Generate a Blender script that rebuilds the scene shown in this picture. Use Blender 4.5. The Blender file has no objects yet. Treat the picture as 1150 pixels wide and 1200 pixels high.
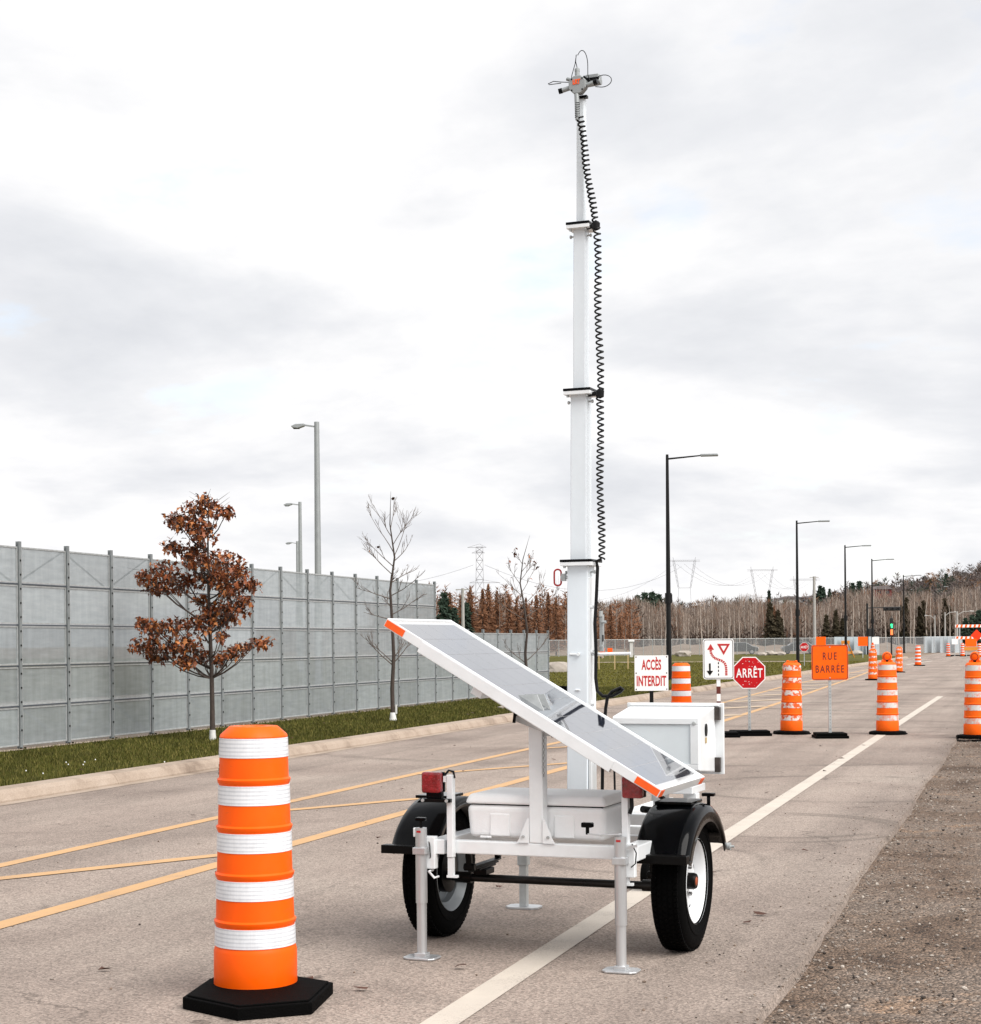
import bpy, math, random
import numpy as np
from mathutils import Vector, Matrix
random.seed(7); rng = np.random.default_rng(7)
R = math.radians
scene = bpy.context.scene
C = scene.collection

# ------------------------------------------------------------------ camera
HC, YAW, ROLL, FPX, HY = 1.55, R(17.5), R(.5), 2000.0, 754.0   # eye height, turn to the left, roll, focal length and horizon of a 1150 px wide frame
cam = bpy.data.cameras.new('camera'); camo = bpy.data.objects.new('camera', cam); C.objects.link(camo)
cam.sensor_fit = 'HORIZONTAL'; cam.sensor_width = 36; cam.lens = FPX / 1150 * 36
cam.shift_y = (HY - 600) / 1150; cam.clip_start = .1; cam.clip_end = 8000
camo.matrix_world = Matrix.Translation((0, 0, HC)) @ Matrix.Rotation(YAW, 4, 'Z') @ Matrix.Rotation(R(90), 4, 'X') @ Matrix.Rotation(-ROLL, 4, 'Z')
scene.camera = camo

# ------------------------------------------------------------------ sky, sun, exposure
SUN_AZ, SUN_EL = R(115), R(47)          # azimuth from +Y towards +X
w = bpy.data.worlds.new('World'); scene.world = w; w.use_nodes = True
N, L = w.node_tree.nodes, w.node_tree.links
N.clear()
def wn(t, **k):
    n = N.new(t)
    for a, b in k.items(): setattr(n, a, b)
    return n
wout = wn('ShaderNodeOutputWorld')
sky = wn('ShaderNodeTexSky', sky_type='NISHITA', sun_disc=False, sun_elevation=SUN_EL, sun_rotation=SUN_AZ)
bg1 = wn('ShaderNodeBackground'); bg1.inputs[1].default_value = .075; L.new(sky.outputs[0], bg1.inputs[0])
tc = wn('ShaderNodeTexCoord'); sep = wn('ShaderNodeSeparateXYZ'); L.new(tc.outputs['Generated'], sep.inputs[0])
def wm(op, a, b=None):
    n = wn('ShaderNodeMath', operation=op)
    for i, v in enumerate((a, b)):
        if v is None: continue
        if isinstance(v, (int, float)): n.inputs[i].default_value = v
        else: L.new(v, n.inputs[i])
    return n.outputs[0]
zz = wm('ADD', wm('ABSOLUTE', sep.outputs[2]), .24)
cmb = wn('ShaderNodeCombineXYZ')
L.new(wm('DIVIDE', sep.outputs[0], zz), cmb.inputs[0]); L.new(wm('DIVIDE', sep.outputs[1], zz), cmb.inputs[1])
mp = wn('ShaderNodeMapping'); mp.inputs[1].default_value = (17.4, 6.1, 0); L.new(cmb.outputs[0], mp.inputs[0])
n1 = wn('ShaderNodeTexNoise'); n1.inputs['Scale'].default_value = 1.0; n1.inputs['Detail'].default_value = 9; n1.inputs['Roughness'].default_value = .56; n1.inputs['Distortion'].default_value = .35
n2 = wn('ShaderNodeTexNoise'); n2.inputs['Scale'].default_value = 2.9; n2.inputs['Detail'].default_value = 7; n2.inputs['Roughness'].default_value = .55
L.new(mp.outputs[0], n1.inputs[0]); L.new(mp.outputs[0], n2.inputs[0])
den = wm('ADD', wm('MULTIPLY', n1.outputs[0], .72), wm('MULTIPLY', n2.outputs[0], .28))
cr = wn('ShaderNodeValToRGB'); e = cr.color_ramp.elements
e[0].position, e[0].color = .36, (.372, .370, .371, 1)
e[1].position, e[1].color = .66, (.232, .238, .253, 1)
for p, c in ((.465, (.342, .340, .342)), (.545, (.286, .289, .299))):
    q = e.new(p); q.color = (*c, 1)
L.new(den, cr.inputs[0])
bg2 = wn('ShaderNodeBackground'); L.new(cr.outputs[0], bg2.inputs[0])
cov = wn('ShaderNodeMapRange'); cov.inputs[1].default_value = .31; cov.inputs[2].default_value = .43; cov.inputs[3].default_value = .62; cov.inputs[4].default_value = 1; L.new(n2.outputs[0], cov.inputs[0])
mx = wn('ShaderNodeMixShader'); L.new(cov.outputs[0], mx.inputs[0]); L.new(bg1.outputs[0], mx.inputs[1]); L.new(bg2.outputs[0], mx.inputs[2])
L.new(mx.outputs[0], wout.inputs[0])
sl = bpy.data.lights.new('sun', 'SUN'); sl.energy = 1.5; sl.angle = R(48); sl.color = (1, .965, .92)
so = bpy.data.objects.new('sun', sl); C.objects.link(so)
sd = Vector((math.sin(SUN_AZ) * math.cos(SUN_EL), math.cos(SUN_AZ) * math.cos(SUN_EL), math.sin(SUN_EL)))
so.rotation_euler = (-sd).to_track_quat('-Z', 'Y').to_euler(); so.location = (30, 10, 40)
scene.view_settings.view_transform = 'Standard'; scene.view_settings.look = 'None'
scene.view_settings.exposure = 1.6; scene.view_settings.gamma = 1; scene.view_settings.use_curve_mapping = False
scene.cycles.use_denoising = True
scene.cycles.max_bounces = 8; scene.cycles.transparent_max_bounces = 24
scene.cycles.sample_clamp_indirect = 6

# view-aligned placing: column px of a 1150 wide frame at a distance in metres along the view
vf = Vector((-math.sin(YAW), math.cos(YAW), 0)); vr = Vector((math.cos(YAW), math.sin(YAW), 0))
def col(px, depth, z=0.0):
    p = vf * depth + vr * ((px - 575) / FPX * depth); return Vector((p.x, p.y, z))

# ------------------------------------------------------------------ materials
MATS = {}
def mat(name, colr, rough=.6, metal=0., var=0., vscale=6., bump=0., bscale=60., coat=0., spec=.5, dirt=None, stretch=None, alpha=None):
    m = bpy.data.materials.new(name); m.use_nodes = True; nt = m.node_tree; n, l = nt.nodes, nt.links
    b = n['Principled BSDF']
    b.inputs['Base Color'].default_value = (*colr, 1); b.inputs['Roughness'].default_value = rough
    b.inputs['Metallic'].default_value = metal; b.inputs['Coat Weight'].default_value = coat; b.inputs['Specular IOR Level'].default_value = spec
    t = n.new('ShaderNodeTexCoord'); src = t.outputs['Object']
    if stretch:
        mpn = n.new('ShaderNodeMapping'); mpn.inputs['Scale'].default_value = stretch; l.new(src, mpn.inputs[0]); src = mpn.outputs[0]
    if var or dirt:
        nz = n.new('ShaderNodeTexNoise'); nz.inputs['Scale'].default_value = vscale; nz.inputs['Detail'].default_value = 6; nz.inputs['Roughness'].default_value = .65; l.new(src, nz.inputs[0])
        rp = n.new('ShaderNodeValToRGB'); el = rp.color_ramp.elements
        el[0].position = .3; el[1].position = .72
        if dirt:
            el[0].color = (*dirt, 1); el[1].color = (*colr, 1); el[0].position = .34; el[1].position = .52
        else:
            el[0].color = (*[c * (1 - var) for c in colr], 1); el[1].color = (*[min(1, c * (1 + var)) for c in colr], 1)
        l.new(nz.outputs[0], rp.inputs[0]); l.new(rp.outputs[0], b.inputs['Base Color'])
        mr = n.new('ShaderNodeMapRange'); mr.inputs[3].default_value = max(.02, rough - .1); mr.inputs[4].default_value = min(1, rough + .1); l.new(nz.outputs[0], mr.inputs[0]); l.new(mr.outputs[0], b.inputs['Roughness'])
    if bump:
        bz = n.new('ShaderNodeTexNoise'); bz.inputs['Scale'].default_value = bscale; bz.inputs['Detail'].default_value = 4; l.new(src, bz.inputs[0])
        bp = n.new('ShaderNodeBump'); bp.inputs['Strength'].default_value = bump; bp.inputs['Distance'].default_value = .01; l.new(bz.outputs[0], bp.inputs['Height']); l.new(bp.outputs[0], b.inputs['Normal'])
    if alpha is not None:
        tr = n.new('ShaderNodeBsdfTransparent'); ms = n.new('ShaderNodeMixShader'); ms.inputs[0].default_value = alpha
        l.new(tr.outputs[0], ms.inputs[1]); l.new(b.outputs[0], ms.inputs[2]); l.new(ms.outputs[0], n['Material Output'].inputs[0])
    MATS[name] = m; return m

def nodes_of(name):
    m = bpy.data.materials.new(name); m.use_nodes = True; MATS[name] = m
    return m, m.node_tree.nodes, m.node_tree.links, m.node_tree.nodes['Principled BSDF']
def noise(n, l, src, scale, detail=6, rough=.6, dist=0.):
    z = n.new('ShaderNodeTexNoise'); z.inputs['Scale'].default_value = scale; z.inputs['Detail'].default_value = detail; z.inputs['Roughness'].default_value = rough; z.inputs['Distortion'].default_value = dist
    l.new(src, z.inputs[0]); return z.outputs[0]
def ramp(n, l, src, *stops):
    r = n.new('ShaderNodeValToRGB'); el = r.color_ramp.elements
    el[0].position, el[1].position = stops[0][0], stops[-1][0]
    f = lambda c: (c, c, c, 1) if isinstance(c, (int, float)) else (*c, 1)
    el[0].color, el[1].color = f(stops[0][1]), f(stops[-1][1])
    for p, c in stops[1:-1]: el.new(p).color = f(c)
    l.new(src, r.inputs[0]); return r.outputs[0]
def mix(n, l, fac, a, b, mode='MIX'):
    x = n.new('ShaderNodeMix'); x.data_type = 'RGBA'; x.blend_type = mode
    for i, v in ((0, fac), (6, a), (7, b)):
        if isinstance(v, (int, float)): x.inputs[i].default_value = v
        elif isinstance(v, tuple): x.inputs[i].default_value = (*v, 1)
        else: l.new(v, x.inputs[i])
    return x.outputs[2]
def math_(n, l, op, a, b=None, c=None):
    x = n.new('ShaderNodeMath'); x.operation = op
    for i, v in enumerate((a, b, c)):
        if v is None: continue
        if isinstance(v, (int, float)): x.inputs[i].default_value = v
        else: l.new(v, x.inputs[i])
    return x.outputs[0]
def mapped(n, l, src, sc, loc=(0, 0, 0), rot=(0, 0, 0)):
    x = n.new('ShaderNodeMapping'); x.inputs['Scale'].default_value = sc; x.inputs['Location'].default_value = loc; x.inputs['Rotation'].default_value = rot; l.new(src, x.inputs[0]); return x.outputs[0]

# asphalt: pinkish grey aggregate, worn patches, streaks along the road, curved tyre scrubs
m, n, l, b = nodes_of('asphalt')
g = n.new('ShaderNodeNewGeometry').outputs['Position']
base = ramp(n, l, noise(n, l, g, .35, 6, .6, .4), (.3, (.205, .162, .138)), (.52, (.295, .240, .205)), (.75, (.335, .281, .240)))
streak = ramp(n, l, noise(n, l, mapped(n, l, g, (1.6, .07, 1)), 1.1, 6, .6, .3), (.3, .72), (.55, 1.0), (.8, 1.1))
base = mix(n, l, .8, base, streak, 'MULTIPLY')
stain = ramp(n, l, noise(n, l, g, 1.3, 8, .7, .6), (.26, .62), (.42, 1.0), (.8, 1.05))
base = mix(n, l, .7, base, stain, 'MULTIPLY')
sp = n.new('ShaderNodeSeparateXYZ'); l.new(g, sp.inputs[0])
wob = math_(n, l, 'MULTIPLY', math_(n, l, 'SUBTRACT', noise(n, l, g, 1.7, 3), .5), .35)
for cx, cy, rr, wd in ((-2.0, 14.4, .9, .10), (-2.1, 14.3, 1.15, .07), (-1.9, 18.2, 1.6, .13), (-2.6, 12.0, .8, .08), (-3.4, 37, 6.2, .25), (-2.6, 36.0, 7.6, .22), (-1.2, 44, 6.5, .3), (-6.5, 58, 9, .4), (-5.2, 30, 9, .3)):
    d = math_(n, l, 'SQRT', math_(n, l, 'ADD', math_(n, l, 'POWER', math_(n, l, 'ABSOLUTE', math_(n, l, 'SUBTRACT', sp.outputs[0], cx)), 2), math_(n, l, 'POWER', math_(n, l, 'ABSOLUTE', math_(n, l, 'SUBTRACT', sp.outputs[1], cy)), 2)))
    d = math_(n, l, 'DIVIDE', math_(n, l, 'ABSOLUTE', math_(n, l, 'ADD', math_(n, l, 'SUBTRACT', d, rr), math_(n, l, 'MULTIPLY', wob, wd * 2))), wd)
    msk = math_(n, l, 'MULTIPLY', ramp(n, l, d, (0, 1), (1, 0)), ramp(n, l, noise(n, l, g, .9, 4), (.40, 0), (.58, .6)))
    base = mix(n, l, msk, base, (.105, .086, .072))
edge = math_(n, l, 'MULTIPLY', ramp(n, l, math_(n, l, 'ADD', math_(n, l, 'MULTIPLY', math_(n, l, 'ADD', sp.outputs[0], 2.0), .62), math_(n, l, 'MULTIPLY', noise(n, l, mapped(n, l, g, (1, .5, 1)), 2.2, 7, .7), .75)), (.78, 0), (1.0, .42)), 1)
base = mix(n, l, edge, base, (.15, .118, .095))
wear = ramp(n, l, math_(n, l, 'PINGPONG', math_(n, l, 'ADD', sp.outputs[0], .3), .95), (.25, 1.06), (.95, .93))
base = mix(n, l, .8, base, wear, 'MULTIPLY')
ck = n.new('ShaderNodeTexVoronoi'); ck.feature = 'DISTANCE_TO_EDGE'; ck.inputs['Scale'].default_value = .24
wv_ = n.new('ShaderNodeVectorMath'); wv_.operation = 'ADD'; nzv = n.new('ShaderNodeTexNoise'); nzv.inputs['Scale'].default_value = 1.6; nzv.inputs['Detail'].default_value = 7; l.new(g, nzv.inputs[0]); l.new(g, wv_.inputs[0]); l.new(nzv.outputs[1], wv_.inputs[1]); l.new(wv_.outputs[0], ck.inputs[0])
cmask = math_(n, l, 'MULTIPLY', ramp(n, l, ck.outputs[0], (.0, 1), (.0032, 0)), ramp(n, l, noise(n, l, g, .5, 3), (.50, 0), (.60, .75)))
base = mix(n, l, cmask, base, (.07, .055, .045))
oil = math_(n, l, 'MULTIPLY', ramp(n, l, noise(n, l, mapped(n, l, g, (1, 1, 1), (4, 9, 0)), 2.6, 4, .5), (.66, 0), (.74, .5)), 1)
base = mix(n, l, oil, base, (.12, .095, .08))
vo = n.new('ShaderNodeTexVoronoi'); vo.inputs['Scale'].default_value = 95; l.new(g, vo.inputs[0])
spk = ramp(n, l, vo.outputs['Color'], (.1, .55), (.5, 1.0), (.93, 1.5))
base = mix(n, l, .85, base, spk, 'MULTIPLY')
fine = ramp(n, l, noise(n, l, g, 260, 3), (.3, .72), (.7, 1.25))
base = mix(n, l, .7, base, fine, 'MULTIPLY')
l.new(base, b.inputs['Base Color']); b.inputs['Roughness'].default_value = .88; b.inputs['Specular IOR Level'].default_value = .3
bp = n.new('ShaderNodeBump'); bp.inputs['Strength'].default_value = .55; bp.inputs['Distance'].default_value = .006
l.new(math_(n, l, 'ADD', noise(n, l, g, 180, 4), math_(n, l, 'MULTIPLY', vo.outputs['Distance'], 1.2)), bp.inputs['Height']); l.new(bp.outputs[0], b.inputs['Normal'])

def paint(name, c, worn, thr):
    m, n, l, b = nodes_of(name)
    g = n.new('ShaderNodeNewGeometry').outputs['Position']
    k = ramp(n, l, math_(n, l, 'ADD', math_(n, l, 'MULTIPLY', noise(n, l, g, 130, 4, .7), .62), math_(n, l, 'MULTIPLY', noise(n, l, g, 2.2, 5, .6), .38)), (thr, 0), (thr + .1, 1))
    cc = mix(n, l, k, worn, mix(n, l, ramp(n, l, noise(n, l, g, 3, 5), (.3, 0), (.7, 1)), tuple(x * .86 for x in c), c))
    l.new(cc, b.inputs['Base Color']); b.inputs['Roughness'].default_value = .7
    bp = n.new('ShaderNodeBump'); bp.inputs['Strength'].default_value = .3; bp.inputs['Distance'].default_value = .004; l.new(noise(n, l, g, 200, 3), bp.inputs['Height']); l.new(bp.outputs[0], b.inputs['Normal'])
paint('white_paint', (.56, .50, .43), (.27, .23, .20), .36)
paint('cream_paint', (.52, .40, .28), (.32, .25, .20), .37)
paint('yellow_paint', (.56, .335, .155), (.30, .22, .16), .37)

# gravel shoulder
m, n, l, b = nodes_of('gravel')
g = n.new('ShaderNodeNewGeometry').outputs['Position']
a = ramp(n, l, noise(n, l, g, .9, 7, .65, .5), (.30, (.058, .033, .020)), (.44, (.165, .112, .078)), (.58, (.205, .157, .124)), (.72, (.33, .20, .115)))
v = n.new('ShaderNodeTexVoronoi'); v.inputs['Scale'].default_value = 60; l.new(g, v.inputs[0])
a = mix(n, l, .9, a, ramp(n, l, v.outputs['Color'], (.05, .40), (.5, .95), (.95, 2.1)), 'MULTIPLY')
a = mix(n, l, .6, a, ramp(n, l, noise(n, l, g, 120, 4), (.3, .6), (.7, 1.35)), 'MULTIPLY')
l.new(a, b.inputs['Base Color']); b.inputs['Roughness'].default_value = .95
bp = n.new('ShaderNodeBump'); bp.inputs['Strength'].default_value = .9; bp.inputs['Distance'].default_value = .03
l.new(math_(n, l, 'ADD', math_(n, l, 'MULTIPLY', v.outputs['Distance'], -1), noise(n, l, g, 25, 6)), bp.inputs['Height']); l.new(bp.outputs[0], b.inputs['Normal'])

# ground (grass field and earth)
m, n, l, b = nodes_of('turf')
g = n.new('ShaderNodeNewGeometry').outputs['Position']
a = ramp(n, l, noise(n, l, g, .16, 7, .6, .4), (.3, (.055, .050, .012)), (.5, (.090, .085, .016)), (.72, (.135, .115, .026)))
a = mix(n, l, .8, a, ramp(n, l, noise(n, l, g, 9, 6, .7), (.3, .55), (.7, 1.35)), 'MULTIPLY')
a = mix(n, l, ramp(n, l, noise(n, l, mapped(n, l, g, (.5, .2, 1)), .6, 6, .65), (.6, 0), (.74, .55)), a, (.10, .072, .035))
l.new(a, b.inputs['Base Color']); b.inputs['Roughness'].default_value = .95; b.inputs['Specular IOR Level'].default_value = .15
bp = n.new('ShaderNodeBump'); bp.inputs['Strength'].default_value = .8; bp.inputs['Distance'].default_value = .05; l.new(noise(n, l, g, 40, 5, .7), bp.inputs['Height']); l.new(bp.outputs[0], b.inputs['Normal'])

m, n, l, b = nodes_of('dry_grass_earth')
g = n.new('ShaderNodeNewGeometry').outputs['Position']
a = ramp(n, l, noise(n, l, g, .25, 7, .65, .5), (.3, (.14, .10, .065)), (.5, (.21, .15, .105)), (.7, (.25, .20, .15)))
l.new(a, b.inputs['Base Color']); b.inputs['Roughness'].default_value = .95

m, n, l, b = nodes_of('concrete')
g = n.new('ShaderNodeNewGeometry').outputs['Position']
a = ramp(n, l, noise(n, l, g, 1.4, 7, .65), (.3, (.19, .14, .105)), (.5, (.34, .268, .21)), (.72, (.40, .325, .265)))
a = mix(n, l, .7, a, ramp(n, l, noise(n, l, g, 70, 4), (.3, .75), (.7, 1.2)), 'MULTIPLY')
l.new(a, b.inputs['Base Color']); b.inputs['Roughness'].default_value = .9
bp = n.new('ShaderNodeBump'); bp.inputs['Strength'].default_value = .4; bp.inputs['Distance'].default_value = .01; l.new(noise(n, l, g, 60, 5), bp.inputs['Height']); l.new(bp.outputs[0], b.inputs['Normal'])

mat('white_paint_metal', (.775, .80, .815), .34, var=.055, vscale=7, coat=.25, bump=.02, bscale=40)
mat('mast_white', (.72, .775, .82), .4, var=.05, vscale=6, stretch=(1, 1, .35))
mat('white_plastic', (.88, .885, .89), .5, var=.05, vscale=7, bump=.12, bscale=140)
mat('cabinet_panel', (.68, .74, .77), .45, var=.03)
mat('aluminium', (.56, .57, .58), .40, metal=.7, var=.12, vscale=14, stretch=(1, 1, .1), bump=.05)
mat('galvanised', (.46, .48, .48), .48, metal=.55, var=.22, vscale=10, bump=.1)
mat('rail_dark', (.05, .06, .075), .5)
mat('fence_post_steel', (.235, .255, .26), .5, metal=.35, var=.18, vscale=6)
mat('rubber', (.0016, .0016, .0016), .8, var=.5, vscale=9, bump=.4, bscale=120, spec=.05)
mat('tyre_rubber', (.0014, .0014, .0015), .75, var=.4, vscale=30, bump=.2, bscale=160, spec=.05)
mat('black_plastic', (.0010, .0012, .0017), .10, var=.3, vscale=5, bump=.05, bscale=18, spec=.11)
mat('black_metal', (.0025, .0023, .0023), .35, spec=.15, var=.3, vscale=12, metal=.2)
mat('axle_steel', (.02, .019, .018), .3, metal=.7, var=.4, vscale=14, stretch=(.3, 1, 1))
mat('hinge_brown', (.06, .05, .045), .35, metal=.5, var=.5, vscale=12)
mat('cable_black', (.003, .003, .0035), .45, spec=.25)
mat('rim_white', (.74, .76, .78), .35, var=.04, coat=.3)
mat('rim_grey', (.33, .36, .38), .4, metal=.3, var=.1)
mat('lens_red', (.23, .006, .010), .12, var=.5, vscale=22, coat=.6, bump=.5, bscale=90)
mat('hub_orange', (.33, .07, .025), .5)
mat('red_paint', (.42, .012, .014), .4)
mat('reflector_orange', (.92, .11, .005), .35, var=.08, vscale=40, bump=.15, bscale=300)
mat('chain_steel', (.3, .3, .3), .4, metal=.8)
mat('backsheet', (.55, .55, .56), .06, coat=1, spec=1.0)
m, n, l, b = nodes_of('drum_orange')
t = n.new('ShaderNodeTexCoord').outputs['Object']
a = mix(n, l, ramp(n, l, noise(n, l, t, 3, 6), (.3, 0), (.7, 1)), (.88, .092, .0), (.98, .118, .0))
a = mix(n, l, ramp(n, l, noise(n, l, mapped(n, l, t, (9, 9, 34)), 1.4, 9, .78, .5), (.60, 0), (.68, .55)), a, (.55, .09, .02))
l.new(a, b.inputs['Base Color']); b.inputs['Specular IOR Level'].default_value = .22
l.new(ramp(n, l, noise(n, l, t, 14, 6, .7), (.3, .32), (.7, .6)), b.inputs['Roughness'])
mat('drum_orange_worn', (.93, .125, .002), .55, spec=.25, var=.12, vscale=9)
mat('reflective_worn', (.60, .60, .58), .45, dirt=(.76, .11, .010), vscale=9)
mat('reflective_peeling', (.70, .66, .62), .5, dirt=(.72, .10, .012), vscale=16)
MATS['reflective_peeling'].node_tree.nodes['Color Ramp'].color_ramp.elements[0].position = .47
MATS['reflective_peeling'].node_tree.nodes['Color Ramp'].color_ramp.elements[1].position = .53
m, n, l, b = nodes_of('reflective_white')
t = n.new('ShaderNodeTexCoord').outputs['Object']; sp = n.new('ShaderNodeSeparateXYZ'); l.new(t, sp.inputs[0])
rib = math_(n, l, 'FRACT', math_(n, l, 'MULTIPLY', sp.outputs[2], 58.0))
ang_ = math_(n, l, 'FRACT', math_(n, l, 'MULTIPLY', math_(n, l, 'ARCTAN2', sp.outputs[1], sp.outputs[0]), 5.6))
a = mix(n, l, ramp(n, l, rib, (.0, .0), (.3, 1), (.7, 1), (1, 0)), (.56, .58, .62), (.80, .82, .85))
a = mix(n, l, .8, a, ramp(n, l, ang_, (.0, .86), (.05, 1), (.5, .94), (.95, 1), (1, .86)), 'MULTIPLY')
a = mix(n, l, .8, a, ramp(n, l, noise(n, l, t, 9, 6, .7), (.3, .78), (.55, 1.0)), 'MULTIPLY')
l.new(a, b.inputs['Base Color']); b.inputs['Roughness'].default_value = .32
bp = n.new('ShaderNodeBump'); bp.inputs['Strength'].default_value = .25; bp.inputs['Distance'].default_value = .003; l.new(rib, bp.inputs['Height']); l.new(bp.outputs[0], b.inputs['Normal'])
mat('sign_white', (.82, .82, .82), .4, var=.04, vscale=20)
mat('sign_red', (.46, .006, .010), .5, spec=.2, var=.12, vscale=14)
mat('sign_orange', (.93, .118, .002), .45, spec=.2, var=.07, vscale=10)
mat('sign_vermilion', (.90, .045, .008), .45, spec=.2, var=.05)
mat('sign_amber', (.62, .23, .02), .5, var=.1)
mat('ink_red', (.45, .012, .012), .5)
mat('ink_black', (.004, .004, .004), .5, spec=.2)
mat('ink_dark_red', (.10, .012, .006), .5)
mat('lamp_black', (.006, .006, .006), .45, var=.2, spec=.25)
mat('lamp_grey', (.30, .32, .325), .5, metal=.3, var=.08)
mat('pale_pole', (.34, .33, .31), .7, var=.15)
mat('bark', (.050, .037, .030), .9, var=.4, vscale=30, bump=.4, bscale=80, stretch=(1, 1, .25))
mat('bark_pale', (.125, .102, .088), .9, var=.35, vscale=30)
mat('wrap_white', (.6, .6, .58), .7)
mat('lattice', (.24, .24, .25), .6)
mat('wire', (.10, .10, .11), .6)
mat('chainlink', (.30, .31, .32), .5, metal=.4, alpha=.38)
mat('hoarding', (.42, .47, .50), .6, var=.12, vscale=1.2)
mat('car_paint', (.010, .012, .015), .25, coat=.8)
mat('car_glass', (.02, .025, .03), .08, coat=.5)
mat('alloy', (.4, .4, .4), .35, metal=.7)
mat('signal_black', (.006, .006, .006), .5)
mat('rock', (.36, .32, .28), .9, var=.2, vscale=3, bump=.4, bscale=8)
mat('house_wall', (.30, .25, .22), .9, var=.1); mat('house_red', (.16, .02, .02), .8); mat('house_white', (.55, .54, .52), .8); mat('roof_dark', (.16, .14, .14), .9); mat('window_dark', (.03, .035, .045), .2)
mat('stake_wood', (.45, .33, .16), .8, var=.15)
for nm, cc in (('leaf_rust', (.215, .055, .012)), ('leaf_orange', (.36, .125, .030)), ('leaf_brown', (.065, .022, .010))):
    mat(nm, cc, .6, var=.35, vscale=9)
mat('grass_blade', (.060, .062, .010), .8, var=.45, vscale=3, spec=.2)
mat('grass_straw', (.15, .13, .035), .8, var=.3, vscale=3, spec=.2)
mat('stone_d', (.42, .37, .32), .95, var=.2, vscale=30); mat('stone_a', (.18, .132, .10), .95, var=.3, vscale=30); mat('stone_b', (.25, .215, .185), .95, var=.3, vscale=30); mat('stone_c', (.05, .04, .034), .95, var=.3, vscale=30)
mat('twig_grey', (.185, .148, .125), .95, var=.3, vscale=.3); mat('twig_tan', (.235, .178, .14), .95, var=.25, vscale=.3)
mat('trunk_birch', (.44, .385, .335), .9, var=.25, vscale=1)
mat('field_blade', (.115, .108, .018), .8, var=.4, vscale=.6, spec=.2); mat('twig_rust', (.205, .092, .044), .95, var=.4, vscale=.4); mat('brush_dark', (.045, .026, .018), .95, var=.4, vscale=.5)
mat('conifer', (.022, .044, .026), .9, var=.5, vscale=.6); mat('conifer_olive', (.040, .030, .012), .9, var=.5, vscale=.6)
mat('hill_twig', (.125, .100, .092), .95, var=.3, vscale=.1); mat('hill_twig_b', (.17, .135, .115), .95, var=.3, vscale=.1); mat('hill_rust', (.20, .105, .05), .95, var=.3, vscale=.2)
mat('hill_earth', (.13, .10, .083), .95, var=.25, vscale=.05)
# perforated fence sheet: fine horizontal weave, a little see-through
m, n, l, b = nodes_of('perforated_sheet')
g = n.new('ShaderNodeNewGeometry').outputs['Position']
a = ramp(n, l, noise(n, l, mapped(n, l, g, (1, 1, 6)), 2.5, 5, .6), (.3, (.32, .355, .37)), (.7, (.42, .46, .475)))
a = mix(n, l, .7, a, ramp(n, l, noise(n, l, mapped(n, l, g, (1, 5, .5)), 1.6, 6, .7), (.3, .72), (.6, 1.0), (.8, 1.12)), 'MULTIPLY')
oi_ = n.new('ShaderNodeObjectInfo'); a = mix(n, l, .8, a, ramp(n, l, oi_.outputs['Random'], (.0, .84), (1, 1.14)), 'MULTIPLY')
l.new(a, b.inputs['Base Color']); b.inputs['Roughness'].default_value = .5; b.inputs['Metallic'].default_value = .25
tr = n.new('ShaderNodeBsdfTransparent'); ms = n.new('ShaderNodeMixShader'); ms.inputs[0].default_value = .64
l.new(tr.outputs[0], ms.inputs[1]); l.new(b.outputs[0], ms.inputs[2]); l.new(ms.outputs[0], n['Material Output'].inputs[0])
# solar cell: dark blue silicon under glass, thin bus bars
m, n, l, b = nodes_of('solar_cell')
t = n.new('ShaderNodeTexCoord').outputs['Object']; sp = n.new('ShaderNodeSeparateXYZ'); l.new(t, sp.inputs[0])
wv = math_(n, l, 'FRACT', math_(n, l, 'MULTIPLY', sp.outputs[1], 38.0))
a = mix(n, l, ramp(n, l, wv, (.06, 1), (.09, 0)), (.012, .017, .034), (.11, .12, .13))
l.new(a, b.inputs['Base Color']); b.inputs['Roughness'].default_value = .05; b.inputs['IOR'].default_value = 3.9; b.inputs['Coat Weight'].default_value = 1; b.inputs['Coat Roughness'].default_value = .03; b.inputs['Coat IOR'].default_value = 2.6
# signal lights
def emis(name, c, s):
    m, n, l, b = nodes_of(name); b.inputs['Base Color'].default_value = (*c, 1); b.inputs['Emission Color'].default_value = (*c, 1); b.inputs['Emission Strength'].default_value = s
emis('signal_green', (.03, .8, .25), .5); emis('signal_hand', (.9, .16, .04), .5)

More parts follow.
